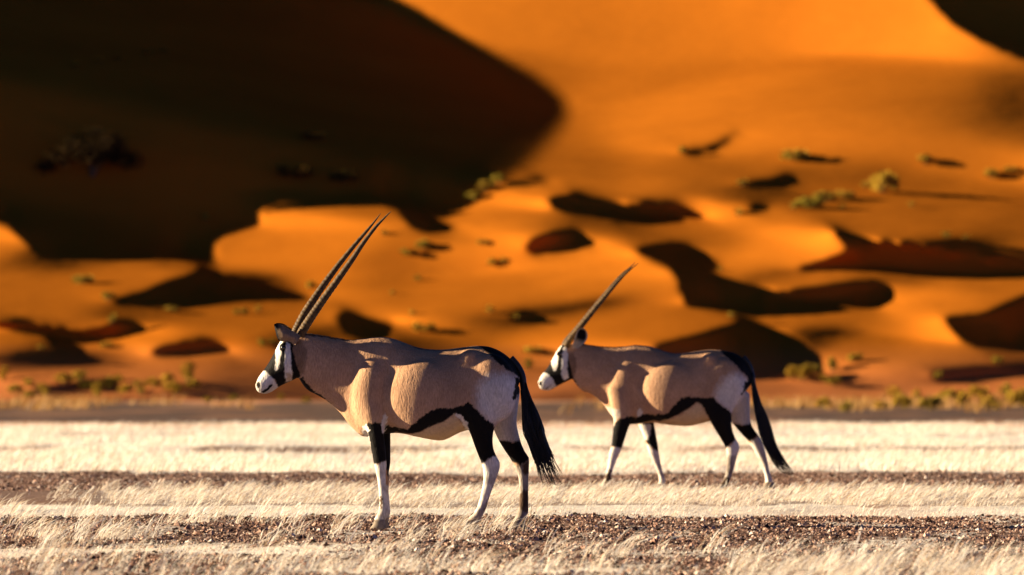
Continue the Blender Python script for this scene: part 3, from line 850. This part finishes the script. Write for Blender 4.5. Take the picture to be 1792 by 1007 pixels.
def build_oryx(spec):
    s, px0, pyg = spec['s'], spec['px0'], spec['pyg']
    X = lambda px: (px - px0) * s
    Z = lambda py: (pyg - py) * s
    def conv(st): return [(X(q[0]), Z(q[1]), X(q[2]), Z(q[3])) + tuple(q[4:]) for q in st]
    root = bpy.data.objects.new('oryx', None); COL.objects.link(root)
    root.location = (px0_to_x(spec), spec['y'], 0)
    tag(root, spec['label'], 'oryx', spec['group'])
    parts = []
    for st, egg, pw in spec['lofts']:
        parts.append(ring_loft(conv(st), 32, True, egg, pw))
    for cx, cz, rx, rz, y, ry, tilt in spec['blobs']:
        parts.append(blob(X(cx), Z(cz), rx * s, rz * s, y, ry, 20, tilt))
    V, Fs = join_parts(parts)
    raw = bpy.data.objects.new('raw', mesh_np('raw', V, Fs)); COL.objects.link(raw)
    mod = raw.modifiers.new('r', 'REMESH'); mod.mode = 'VOXEL'; mod.voxel_size = .0068; mod.use_smooth_shade = True
    mod2 = raw.modifiers.new('s', 'SMOOTH'); mod2.factor = .5; mod2.iterations = 9
    dg = bpy.context.evaluated_depsgraph_get(); dg.update()
    me = bpy.data.meshes.new_from_object(raw.evaluated_get(dg)); me.name = 'oryx_body'
    bpy.data.objects.remove(raw)
    n = len(me.vertices); co = np.empty(n * 3, np.float32); me.vertices.foreach_get('co', co); co = co.reshape(-1, 3)
    me.polygons.foreach_set('use_smooth', np.ones(len(me.polygons), bool))
    # let the muscles of trunk and neck run into each other under the skin
    ne = len(me.edges); ed = np.empty(ne * 2, np.int32); me.edges.foreach_get('vertices', ed); ed = ed.reshape(-1, 2)
    deg = np.bincount(ed.ravel(), minlength=n).astype(np.float32)
    wx = np.clip((co[:, 0] - X(spec['trunk'][0])) / .08, 0, 1) * np.clip((co[:, 2] - Z(spec['trunk'][1])) / .10, 0, 1)
    wx = (wx * .8)[:, None]
    for _ in range(34):
        av = np.stack([np.bincount(ed[:, 0], co[ed[:, 1], k], n) + np.bincount(ed[:, 1], co[ed[:, 0], k], n) for k in range(3)], -1) / deg[:, None]
        co = co + (av - co) * wx
    me.vertices.foreach_set('co', np.ascontiguousarray(co, np.float32).ravel()); me.update()
    px = co[:, 0] / s + px0; py = pyg - co[:, 2] / s; far = co[:, 1] > 0
    wob = (fbm(px + co[:, 1] * 150, py, 5, 5, 3) - .5) * 5.5
    c = np.tile(FAWN, (n, 1))
    c *= (1 + .30 * (fbm(px, py + co[:, 1] * 200, 40, 9, 3) - .5))[:, None]
    top = np.interp(px, *spec['back_line']); dk = np.clip(1 - (py - top - 4) / 46., 0, 1)[:, None] * .30
    c = c * (1 - dk) + np.array((.21, .125, .08)) * dk
    low = np.clip((py - top - 95) / 60., 0, 1)[:, None] * .35
    c = c * (1 - low) + np.array((.56, .37, .23)) * low
    wob += (fbm(px + co[:, 1] * 90, py * .4, 1.6, 15, 2) - .5) * 3.4
    nz = np.empty(n * 3, np.float32); me.vertices.foreach_get('normal', nz); nz = nz.reshape(-1, 3)
    for side, soft, col, poly in spec['paint']:
        d = poly_sd(poly, px, py) + wob * (1 if soft < 6 else 1.5) * (.45 if side.endswith('h') else 1)
        f = np.clip(.5 - d / max(soft, .5), 0, 1); f = f * f * (3 - 2 * f)
        if side[0] == 'n': f = f * (~far)
        if side[0] == 'f': f = f * far
        c = c * (1 - f[:, None]) + np.array(col) * f[:, None]
    # dust and old mud on legs; muzzle greyed, darker towards its lower end
    dirt = np.clip((fbm(px + co[:, 1] * 130, py * .6, 9, 33, 4) - .47) * 4.5, 0, 1) * np.clip((py - spec['trunk'][1] - 40) / 40., 0, 1)
    muz = np.clip((py - spec['muzzle'][1]) / 22., 0, 1) * (px < spec['muzzle'][0])
    k = np.clip(dirt * .62 + muz * .45, 0, .8)[:, None]
    c = c * (1 - k) + c * np.array((.42, .36, .32)) * k
    set_attr(me, 'coat', c)
    body = add_obj('body', me, COAT, root)
    # horns
    for path, r0, ya, yb in spec['horns']:
        q = spline([(X(a), 0, Z(b)) for a, b in path], 150); t = np.linspace(0, 1, 150)
        q[:, 1] = ya + (yb - ya) * t
        ridge = np.where(t < .62, .05 * np.sin(t * 2 * np.pi * 44) * np.clip((.62 - t) / .15, 0, 1), 0)
        rad = r0 * (1 - t ** 1.5 * .95) * (1 + ridge)
        Vh, Q, T_ = tube(q, rad, 14)
        add_obj('horn', mesh_np('horn', Vh, [Q, T_], True), HORN, root)
    # ears: cupped leaves with a dark lining
    for ea, eb, y0, dy, mode in spec['ears']:
        m = 13
        S = spline([(X(a[0]), Z(a[1]), X(b_[0]), Z(b_[1])) for a, b_ in zip(ea, eb)], 14)
        sg = math.copysign(1, y0)
        cup = np.linspace(-1, 1, m)
        outer, inner = [], []
        for k, q in enumerate(S):
            t = k / 13.
            depth = dy * (math.sin(math.pi * (.12 + .8 * t)) ** .7)
            for cc in cup:
                f = (cc + 1) / 2
                bulge = (1 - cc * cc)
                x = q[0] * (1 - f) + q[2] * f; z = q[1] * (1 - f) + q[3] * f
                off = depth * bulge * .7 if mode == 'back' else depth * (1 - bulge * .9)
                outer.append((x, y0 + sg * off, z))
                inner.append((x, y0 + sg * (off - .008), z))
        Ve = np.array(outer + inner); ni = 14 * m
        idx = np.arange(ni).reshape(14, m)
        Q = np.stack([idx[:-1, :-1], idx[:-1, 1:], idx[1:, 1:], idx[1:, :-1]], -1).reshape(-1, 4)
        Q2 = Q[:, ::-1] + ni
        ed = [idx[0, :], idx[:, -1], idx[-1, ::-1], idx[::-1, 0]]
        E_ = np.concatenate([np.stack([e[:-1], e[1:], e[1:] + ni, e[:-1] + ni], -1) for e in ed])
        me2 = mesh_np('ear', Ve, [np.concatenate([Q, Q2, E_])], True)
        tt = np.repeat(np.arange(14) / 13., m); tt = np.concatenate([tt, tt]); cc = np.tile(cup, 28)
        k = np.clip((tt - .62) / .25 + np.maximum(cc, 0) * .8 * (tt > .35), 0, 1)
        if mode == 'open':
            k = np.clip((.86 - np.abs(cc)) / .2, 0, 1) * np.clip((tt - .28) / .15, 0, 1) * np.clip((.95 - tt) / .08, 0, 1)
        lin = np.concatenate([np.zeros(ni), np.full(ni, .6 if mode == 'back' else -1)]); k = np.clip(k + lin, 0, 1)
        base = np.array((.27, .17, .105)) if mode == 'back' else np.array((.55, .44, .30))
        set_attr(me2, 'coat', base * (1 - k[:, None]) + BLACK * k[:, None])
        add_obj('ear', me2, COAT, root)
    for ex, ey, yy in spec['eyes']:
        Vb, Q, T_ = blob(X(ex), Z(ey), 4.6 * s, 4.0 * s, yy, .015, 10)
        add_obj('eye', mesh_np('eye', Vb, [Q], True), EYE, root)
    # cloven hooves, one mesh for each foot
    for (fx, fz, bx, bz, tx), yy in spec['hooves']:
        ps = []
        for o in (-1, 1):
            ps.append(ring_loft([(X(fx), Z(fz), X(bx), Z(fz), .017, yy + o * .016),
                                 (X((fx * 2 + tx) / 3), Z((fz + bz) / 2), X(bx), Z((fz + bz) / 2), .019, yy + o * .019),
                                 (X(tx), Z(bz), X(bx + 1), Z(bz), .020, yy + o * .022)], 12, True))
        Vb, Fb = join_parts(ps)
        add_obj('hoof', mesh_np('hoof', Vb, Fb, True), HOOF, root)
    # tail: dock and a brush of long hairs
    ps = []
    path = spline([(X(a), 0, Z(b)) for a, b in spec['tail']], 40); t = np.linspace(0, 1, 40)
    ps.append(tube(path, .020 * (1 - t * .55) + .004, 10))
    r = np.random.default_rng(spec['seed'])
    Lp = spline([(X(a), 0, Z(b)) for a, b in spec['tail_left']], 60)
    Rp = spline([(X(a), 0, Z(b)) for a, b in spec['tail_right']], 60)
    for k in range(spec['tail_hairs']):
        f = r.random(); f = f + .12 * (r.random() - .5)
        a = r.random() * .5; z_ = r.random(); e = min(.74, a + .3 + .2 * r.random()) if z_ < .62 else (.74 + .14 * r.random() if z_ < .9 else 1.0 - .12 * r.random())
        m = 12; i = np.linspace(a, e, m) * 59
        ii = np.clip(i.astype(int), 0, 58); fr = (i - ii)[:, None]
        L_ = Lp[ii] * (1 - fr) + Lp[ii + 1] * fr; R_ = Rp[ii] * (1 - fr) + Rp[ii + 1] * fr
        ff = np.clip(f + np.linspace(0, 1, m) ** 2 * (r.random() - .5) * .45, -.12, 1.12)[:, None]
        q = L_ * (1 - ff) + R_ * ff
        wid = np.linalg.norm(R_ - L_, axis=1)
        q[:, 1] = (r.random() - .5) * wid * .8 + .004 * np.sin(np.linspace(0, 5, m) + r.random() * 6)
        q[:, 0] += .006 * np.sin(np.linspace(0, 4, m) + r.random() * 6) * np.linspace(0, 1, m)
        rad = (.0036 + .002 * r.random()) * np.linspace(1, .18, m)
        ps.append(tube(q, rad, 4))
    Vt, Ft = join_parts(ps)
    add_obj('tail', mesh_np('tail', Vt, Ft, True), TAILM, root)
    # upright mane along the neck
    if spec.get('mane'):
        ps = []
        mp = spline(spec['mane'], 90)
        for k in range(420):
            i = r.random() * 88; j = int(i); q = mp[j] + (mp[j + 1] - mp[j]) * (i - j)
            x, z, y = X(q[0]), Z(q[1]) - .014, (r.random() - .5) * .022
            L = .008 + .007 * r.random()
            lean = .35 + .5 * r.random()
            pp = np.array([(x, y, z), (x + L * .4 * lean, y, z + L * .6), (x + L * lean, y + (r.random() - .5) * .006, z + L * .95)])
            ps.append(tube(pp, [.0020, .0016, .0005], 3))
        Vm, Fm = join_parts(ps)
        add_obj('mane', mesh_np('mane', Vm, Fm, True), MANE, root)
    return root
MANE = plain_mat('dark_mane', (.075, .04, .022), .7)
def px0_to_x(spec): return (spec['px0'] - CU) / F * spec['y']
def conv_pts(s, ox, oy, k): return [(ox + float(p.split(',')[0]) / k, oy + float(p.split(',')[1]) / k) for p in s.split()]
a1 = lambda s: conv_pts(s, 420, 350, 2.7967)      # head close-up
a2 = lambda s: conv_pts(s, 500, 560, 4.0727)      # trunk close-up
a3 = lambda s: conv_pts(s, 580, 680, 3.5955)      # legs close-up
b4 = lambda s: conv_pts(s, 920, 440, 3.597)
b5 = lambda s: conv_pts(s, 1000, 580, 3.357)
def ell(cx, cy, rx, ry, n=16): return [(cx + rx * math.cos(i * 2 * math.pi / n), cy + ry * math.sin(i * 2 * math.pi / n)) for i in range(n)]

D1 = 49.3
ORYX1 = dict(muzzle=(492, 664), trunk=(545, 765), back_line=([500,520,541,562,587,612,634,660,682,696,721,745,770,795,819,844,868,883,898,915],[586,583,583,586,590,595,593,589.5,590,595,605,611,612,611,607.5,605.5,611,620,634,658]),
  s=D1 / F, px0=770., pyg=VH + CAMZ * F / D1, y=D1, seed=3,
  label='large oryx standing still in front, two long horns apart and ear pointing forward', group='oryx walking across the plain',
  lofts=[
   ([(908,652,900,686,.055,0),(896,630,886,714,.135,0),(874,613,864,740,.18,0),(847,604.5,832,750,.20,0),(812,607,806,757,.205,0),(778,611.5,776,771,.234,0),
     (746,610.5,750,769,.238,0),(721,604.5,722,763,.212,0),(696,594.5,697,758.5,.178,0),(675,589,675,760,.150,0),(652,589.5,652,764,.148,0),(634,593,634,764,.132,0),(617,596,619,752,.108,0)], .22, .92),
   ([(642,592,626,754,.112,0),(612,594,602,731,.098,0),(587,590.5,576,706,.090,0),(562,586.5,554,692,.083,0),(541,583.5,536,681,.077,0),(522,583.5,524,664,.068,0),(508,586,515,650,.05,0)], .12, 1),
   ([(499,587,533,634,.066,0),(490,598,526.5,655,.082,0),(482.5,612,515,664.5,.078,0),(475,627,502,670.5,.062,0),(467,640,489,677,.050,0),(458.5,652,476,686,.046,0),(452,661,464,690,.043,0),(448.5,670,455,688,.032,0)], -.12, .9),
   # near fore leg
   ([(622,680,668,690,.055,-.125),(630,722,675,722,.058,-.135),(639,746,675,746,.052,-.13),(645,763,673,763,.045,-.128),(651,791,676,791,.037,-.125),(654,808,677,808,.034,-.122),(656.5,818,677,818,.033,-.12),(658.5,828,675.5,828,.027,-.12),(661,841,676,841,.023,-.12),(663,858,676,858,.021,-.12),(664.5,875,677.5,875,.022,-.12),(664,886,679,886,.025,-.12),(661.5,897,680.5,897,.027,-.12),(655,908,676,909,.025,-.12)], 0, 1),
   # far fore leg
   ([(630,680,676,690,.055,.125),(640,722,684,722,.058,.135),(648,746,684,746,.052,.13),(653,763,683,763,.045,.128),(658,791,683,791,.037,.125),(660,808,683,808,.034,.122),(662,818,682,818,.033,.12),(664,828,680,828,.027,.12),(666,841,680.5,841,.023,.12),(668,858,680,858,.021,.12),(669,875,681,875,.022,.12),(669,886,682,886,.025,.12),(666,897,683,897,.027,.12),(661,906,680,907,.025,.12)], 0, 1),
   # near hind leg
   ([(800,690,902,680,.08,-.11),(804,716,888,708,.085,-.125),(811,735,874,735,.078,-.13),(818,749,865,752,.068,-.13),(825,764,862.5,769,.056,-.128),(831,781,864,786,.045,-.125),(837,797,870,800,.036,-.122),(843,812,875.5,811,.032,-.12),(845.5,824,873,826,.029,-.12),(845.6,841,867.5,841,.025,-.12),(842.8,858,861.5,857,.023,-.12),(838.6,875,856,873,.023,-.12),(834,888.6,851,889,.026,-.12),(827,900,846,900,.028,-.12),(819,909,840,911,.026,-.12)], 0, 1),
   # far hind leg
   ([(840,690,912,680,.075,.12),(856,735,905,735,.068,.13),(864.5,755,907,755,.06,.13),(874.5,775,912,775,.049,.13),(884.5,791,919,791,.04,.13),(894,805,926,802,.034,.13),(901,819,926,819,.03,.13),(906.5,833,925.5,833,.025,.13),(908,852,925,852,.023,.13),(908.5,875,925,875,.023,.13),(907,891,925,889,.026,.13),(903,903,925,901,.028,.13),(897,911,921,911,.026,.13)], 0, 1),
  ],
  blobs=[(650,692,34,62,-.10,.088,.06),(650,692,34,62,.10,.088,.06),(862,680,44,62,-.115,.10,-.15),(862,680,44,62,.115,.10,-.15),
         (742,698,70,68,-.13,.122,.1),(742,698,70,68,.13,.122,.1),(820,628,14,18,-.11,.06,.3),(820,628,14,18,.11,.06,.3),
         (496,608,9,8,-.068,.026,0),(496,608,9,8,.068,.026,0),(659,602,20,13,0,.05,0)],
  horns=[([(516,586),(519.6,575),(534.4,546),(553,517.6),(574.6,487),(596,458.6),(620,429),(641.7,403.6),(655,387.6),(665.8,373)],.0280,.036,.085),
         ([(526,588),(531,577),(547.8,551),(566.6,524),(590.7,491),(615,457),(636,426),(657.8,398),(674,381),(685,370.4)],.0295,-.036,-.085)],
  ears=[(a1('300,668 275,650 240,632 212,613 190,607 170,607'),a1('268,716 248,697 222,694 200,692 184,678 168,613'),-.062,.055,'back'),
        (a1('306,664 281,646 246,628 218,609 196,603 176,603'),a1('274,712 254,693 228,690 206,688 190,674 174,609'),.062,.055,'back')],
  eyes=[(496.5,608.5,-.088),(496.5,608.5,.088)],
  hooves=[((655,912,675,923,649),-.12),((658,909,679,922,652),.12),((817,912,838,924,809),-.12),((895,914,919,925.5,887),.13)],
  tail=[(893,627),(906,642),(914,658),(917,680),(919,710),(926,745),(938,780)],
  tail_left=[(908,655),(912,680),(914.5,708),(916,738),(919,758),(926,776),(935,796),(943,818),(948,836),(954,853)],
  tail_right=[(918,658),(924,684),(933,706),(941,724),(948,746),(953,766),(960,786),(968,806),(978,826),(989,848)],
  tail_hairs=460,
  mane=[(520,583),(541,583.5),(562,586.5),(587,590.5),(606,594),(622,596)],
  paint=[
   # trunk
   ('b',26,GREYW,[(842,668),(858,658),(880,654),(900,660),(912,662),(912,690),(905,720),(890,735),(868,744),(860,744),(845,728),(834,712),(834,690)]),
   ('b',2.5,BLACK,a2('705,738 760,762 830,778 880,775 920,735 1000,670 1080,630 1150,632 1230,622 1300,590 1335,605 1345,650 1400,690 1475,738 1475,900 1200,900 1270,760 1210,665 1130,725 1050,755 960,800 890,815 800,806 705,802')),
   ('b',4,(.60, .43, .25),a2('660,812 705,802 800,807 890,816 960,801 1050,756 1130,726 1205,672 1250,730 1300,800 1340,940 660,960')),  # white belly tinted tan: warm bounce from the ground put into the colour
   ('b',2.5,BLACK,a2('470,770 500,800 530,815 560,825 562,900 450,900')),
   ('n',2.5,BLACK,[(637,745),(646,741),(660,739),(676,743),(690,752),(690,815),(678,806),(664,812),(655,815),(640,815)]),
   ('f',2.5,BLACK,[(640,735),(690,735),(692,850),(681,850),(674,812),(655,815)]),
   ('n',2,WHITE,a2('545,760 575,740 600,770 600,790 585,800 600,860 615,960 600,965 575,880 555,830')),
   ('n',2.5,WHITE,[(671,728),(675,723),(679,730),(676,745),(674,756),(670,757),(669,742)]),
   ('n',4,WHITE,[(640,815),(655,814),(664,811),(678,806),(690,806),(690,930),(630,930)]),
   ('f',4,WHITE,[(640,850),(690,850),(690,930),(630,930)]),
   ('n',2,BROWN,[(665,868),(669,868),(670.5,880),(669,890),(666,890)]),
   # near hind leg
   ('n',2.5,BLACK,[(800,724),(806,716),(826,708),(845,728),(864,744),(866,768),(866,788),(872,802),(862,800),(852,806),(843,814),(838,806),(829,778),(817,748)]),
   ('n',2.2,WHITE,a3('780,162 800,160 818,170 845,200 862,250 880,300 886,325 870,330 845,260 815,200 790,172')),
   ('n',4,WHITE,[(836,816),(843,814),(852,806.5),(863,799),(880,798),(880,930),(800,930),(800,880)]),
   ('n',6,DIRTY,[(856,872),(862,850),(866,850),(856,890),(846,905),(842,930),(800,930),(812,912),(828,896),(846,884)]),
   ('n',3,BROWN,[(855,876),(858,866),(861,858),(858,874),(852,890),(846,894)]),
   # far hind leg
   ('f',6,GREYW,[(850,735),(868,742),(890,700),(915,680),(920,760),(905,775),(872,772),(860,760)]),
   ('f',4,BLACK,[(872,772),(884,771),(896,775),(909,772),(922,788),(930,802),(922,808),(914,818),(905,812),(894,808),(884,794)]),
   ('f',7,DIRTY,[(885,812),(898,812),(910,818),(930,804),(935,930),(880,930),(895,880)]),
   ('f',4,BROWN,[(909,868),(918,858),(928,862),(928,898),(914,896),(908,886)]),
   ('f',4,BROWN,[(914,816),(922,808),(928,806),(926,826),(918,834)]),
   # rump, tail root, spine
   ('b',3,BLACK,[(832,601),(847,598),(864,600),(890,614),(908,634),(922,662),(914,664),(902,655),(886,646),(869,632),(855,618),(842,610)]),
   ('b',2.5,BLACK,a2('1632,410 1668,420 1672,500 1640,560 1612,578 1622,530 1634,490')),
   ('b',2.0,BROWN,[(515,576),(541,580),(562,583),(587,587),(612,591),(624,594),(622,597.5),(606,596),(587,593),(562,589.5),(541,587),(518,588)]),
   ('b',2.0,BROWN,[(690,588),(722,601),(746,607),(790,609),(820,604),(820,608),(790,612),(746,613),(720,607)]),
   ('b',2.5,BLACK,[(516,664),(530,660),(538,672),(549,684),(562,691),(579,706),(576,712),(556,703),(538,694),(522,678)]),
   # head
   ('b',8,DARKF,a1('255,700 300,690 330,740 310,850 290,870 262,850 258,780')),
   ('bh',2.0,BLACK,a1('95,850 130,790 160,742 182,700 205,695 240,690 258,705 262,745 276,800 300,866 260,890 190,920 170,880')),
   ('bh',2.0,WHITE,a1('176,768 172,728 185,690 215,688 207,712 203,750 197,790 190,828 179,838 173,830 175,795')),
   ('bh',2.0,WHITE,a1('226,694 246,704 252,760 250,800 258,845 252,884 228,890 221,866 219,800 222,745')),
   ('bh',7,(.45,.33,.23),a1('224,845 256,845 254,886 228,890')),
   ('bh',1.6,BLACK,a1('196,712 212,700 226,706 224,735 205,742 198,735')),
   ('bh',2.0,WHITE,a1('66,900 78,868 105,842 125,840 145,858 170,882 186,918 150,950 105,962 72,945')),
   ('bh',1.2,BLACK,ell(452.3,674,3.4,5.6)),
   ('bh',1.4,BLACK,a1('106,938 133,920 155,901 162,908 138,932 112,948')),
  ])

D2 = 66.0
ORYX2 = dict(muzzle=(972, 664), trunk=(1022, 742), back_line=([985,1005,1037,1059,1087,1103,1120,1142,1165,1180,1208,1238,1259,1280,1298,1310,1316],[602,600,604,606,608,605,604,607,616,618,617,612,613,617,626,640,655]),
  s=D2 / F, px0=1190., pyg=VH + CAMZ * F / D2, y=D2, seed=11,
  label='smaller oryx walking behind, horns overlapping as one and round open ear', group='oryx walking across the plain',
  lofts=[
   ([(1314,647,1306,684,.055,0),(1302,628,1294,706,.13,0),(1286,617.5,1277,722,.175,0),(1264,612.5,1252,735,.19,0),(1236,612,1229,741,.2,0),(1206,616.5,1206,746,.215,0),
     (1178,618.5,1178,745,.238,0),(1156,612,1156,742,.208,0),(1139,606,1139,740,.175,0),(1121,603.5,1121,742,.150,0),(1104,604,1104,743,.146,0),(1089,607.5,1086,742,.130,0),(1075,608,1075,733,.106,0)], .22, .92),
   ([(1096,606,1079,738,.112,0),(1069,607,1063,718,.098,0),(1051,606,1049,702,.09,0),(1035,604,1034,690,.083,0),(1019,601,1019,684,.076,0),(1005,601.5,1006,670,.068,0),(994,603,1000,658,.05,0)], .12, 1),
   ([(985,602,1013,645,.066,0),(977,611,1007,660,.082,0),(971.5,620,996,666,.077,0),(966,630,985.5,671,.062,0),(960.5,639.5,976.5,676,.050,0),(953.5,649.5,967,681.5,.046,0),(947,657.5,958,684,.043,0),(943,666,949.5,682.5,.032,0)], -.12, .9),
   ([(1064,680,1106,690,.055,-.12),(1068,715,1109,715,.058,-.13),(1073,735,1106,735,.05,-.128),(1072.5,750,1100,748,.044,-.125),(1071,765,1094,766,.037,-.122),(1069,781,1089,781,.034,-.12),(1066,792,1084.5,793,.032,-.12),(1064.5,803,1080,803,.027,-.12),(1063,815,1075,815,.022,-.12),(1060,829,1070.5,830,.021,-.12),(1056,841,1067,842,.025,-.12),(1050.5,849,1063,851,.025,-.12)], 0, 1),
   ([(1106,700,1140,700,.055,.12),(1114,730,1143,728,.053,.125),(1118,745,1145,742,.045,.12),(1124.5,759,1148,758,.037,.12),(1130,775,1151,775,.034,.12),(1134,787,1153,787,.032,.12),(1138.5,800,1154.5,799,.027,.12),(1145.5,815,1157.5,814,.022,.12),(1151,828,1161,828,.021,.12),(1154,840,1165,841,.025,.12),(1152,848,1163,850,.025,.12)], 0, 1),
   ([(1236,695,1304,685,.08,-.11),(1236,722,1283,718,.08,-.125),(1242,737,1279.5,738,.068,-.128),(1250,751,1281,752,.054,-.125),(1258.5,765,1285,764,.043,-.122),(1265,776,1291,775,.036,-.12),(1270,787,1294,784,.033,-.12),(1271,800,1289,800,.027,-.12),(1270.5,818,1284.5,818,.023,-.12),(1268,832,1279.5,833,.023,-.12),(1263,842,1276,843,.027,-.12),(1257,849,1272,851,.027,-.12)], 0, 1),
   ([(1262,695,1314,690,.07,.12),(1279,735,1313.5,732,.064,.13),(1289,749,1318,748,.053,.13),(1298.5,760,1325,758,.043,.13),(1309,771,1332,768,.036,.13),(1316,781,1337,780,.033,.13),(1323,794,1341,794,.027,.13),(1333,811,1345,811,.023,.13),(1337.5,828,1348,827,.023,.13),(1340,839,1352,838,.027,.13),(1340,847,1356,847,.027,.13)], 0, 1),
  ],
  blobs=[(1094,680,24,46,-.10,.058,.06),(1094,680,24,46,.10,.058,.06),(1268,672,33,46,-.11,.09,-.15),(1268,672,33,46,.11,.09,-.15),
         (1175,686,54,52,-.13,.122,.1),(1175,686,54,52,.13,.122,.1),(1240,630,11,13,-.11,.06,.3),(1240,630,11,13,.11,.06,.3),
         (979,619,7,6,-.068,.026,0),(979,619,7,6,.068,.026,0),(1112,612,16,9,0,.05,0)],
  horns=[([(988,606),(993,596),(1014,571.5),(1042,536.5),(1065,508),(1087,482.5),(1101,470),(1112,459)],.0285,.036,.050),
         ([(991,607),(996,597),(1016,572),(1044,537.5),(1067,509.5),(1089,484.5),(1104,471),(1117.4,461)],.0285,-.036,-.050)],
  ears=[(b4('290,612 296,580 307,550 313,522 326,497 352,482'),b4('330,612 356,590 378,566 389,538 384,508 366,485'),-.075,.045,'open'),
        (b4('290,612 296,580 307,550 313,522 326,497 352,482'),b4('330,612 356,590 378,566 389,538 384,508 366,485'),.075,.045,'back')],
  eyes=[(978.5,619.5,-.088),(978.5,619.5,.088)],
  hooves=[((1047,852,1062,858,1041),-.12),((1148,850,1162,857,1143),.12),((1255,851,1271,858,1248),-.12),((1338,847,1356,855,1333),.13)],
  tail=[(1300,625),(1310,638),(1316,655),(1319,680),(1324,710),(1332,745),(1342,775)],
  tail_left=[(1309,645),(1315,672),(1318,700),(1323,728),(1329,750),(1336,772),(1345,792),(1357,812),(1368,826),(1386,834)],
  tail_right=[(1317,650),(1323,678),(1331,705),(1339,724),(1347,746),(1353,768),(1362,788),(1372,803),(1382,820),(1390,833)],
  tail_hairs=460,
  mane=[(1012,600),(1035,604),(1051,606),(1069,607),(1085,608)],
  paint=[
   ('b',20,GREYW,b5('850,340 880,290 960,250 1030,270 1050,300 1040,420 1000,480 935,485 880,445 835,400')),
   ('b',2.5,BLACK,b5('350,535 410,488 490,490 560,480 600,430 650,390 700,383 760,393 830,382 850,410 900,450 940,485 960,560 830,600 800,490 765,430 735,420 680,460 620,495 560,520 520,530 480,525 420,540 350,552')),
   ('b',4,(.60, .43, .25),b5('330,556 420,541 480,527 520,532 560,522 620,497 680,462 735,422 765,435 800,500 820,600 400,600')),  # belly again tan, ground bounce light painted into the coat
   ('n',2.5,WHITE,ell(1118,722,4.5,7)),
   ('n',2.0,BLACK,b5('240,545 275,520 340,498 375,508 370,600 300,690 270,682 232,678 220,650')),
   ('n',4,(.62,.50,.40),b5('190,430 240,448 280,460 285,495 262,522 245,560 215,500')),
   ('n',3,WHITE,b5('200,690 236,677 270,682 310,690 330,990 100,990')),
   ('n',2.0,BROWN,b5('222,815 230,812 232,850 222,890 195,900 200,860')),
   ('f',3,BLACK,b5('400,520 500,520 530,600 520,715 490,700 440,655 415,600')),
   ('f',3,WHITE,b5('360,560 395,545 470,548 465,590 450,640 430,640 405,590')),
   ('f',4,WHITE,b5('400,640 440,660 490,702 540,700 600,990 430,990')),
   ('n',2.5,BLACK,b5('765,430 830,385 850,410 935,485 945,570 965,630 950,650 915,680 900,695 865,625 800,500')),
   ('n',4,WHITE,b5('890,700 905,690 950,652 968,625 1000,650 985,730 900,740')),
   ('n',9,DIRTY,b5('890,735 1000,730 980,990 820,990')),
   ('n',3,BROWN,b5('880,880 905,850 930,860 915,910 860,925')),
   ('f',6,GREYW,b5('930,480 1060,300 1090,500 1070,560 1000,550 945,540')),
   ('f',3,BLACK,b5('930,535 960,548 1010,556 1050,545 1060,520 1110,590 1090,625 1055,652 1020,640')),
   ('f',4,WHITE,b5('1030,660 1056,652 1090,622 1140,600 1220,900 1100,930')),
   ('b',3,BLACK,b5('865,95 940,112 1010,145 1055,200 1075,260 1078,330 1045,312 1028,272 1000,238 950,188 900,146')),
   ('b',2.5,BLACK,b5('1018,296 1060,292 1055,320 1030,345 995,372 1008,335')),
   ('b',2.0,BROWN,[(1008,594),(1035,601),(1051,603),(1069,604),(1088,605),(1088,609.5),(1069,609.5),(1051,608.5),(1035,606.5),(1010,603)]),
   ('b',2.5,BLACK,b4('285,785 312,815 345,878 405,897 450,940 436,948 400,910 340,892 296,832')),
   ('b',7,DARKF,b4('268,640 300,640 320,720 300,800 280,790 268,740')),
   ('bh',1.6,BLACK,b4('90,772 132,712 155,668 185,600 215,575 250,590 266,660 275,700 285,740 298,795 240,830 185,852 150,790')),
   ('bh',1.6,WHITE,b4('158,692 175,610 206,578 228,588 208,630 205,690 190,750 174,757 167,730')),
   ('bh',1.6,WHITE,b4('234,612 254,596 264,650 262,740 270,797 238,812 222,770 226,690')),
   ('bh',1.6,WHITE,b4('62,835 76,778 105,762 130,768 165,795 190,848 125,892 68,876')),
   ('bh',1.0,BLACK,ell(946.2,671,2.7,4.4)),
   ('bh',1.0,BROWN,b4('118,868 140,852 160,838 163,842 142,860 122,874')),
  ])
build_oryx(ORYX1)
build_oryx(ORYX2)
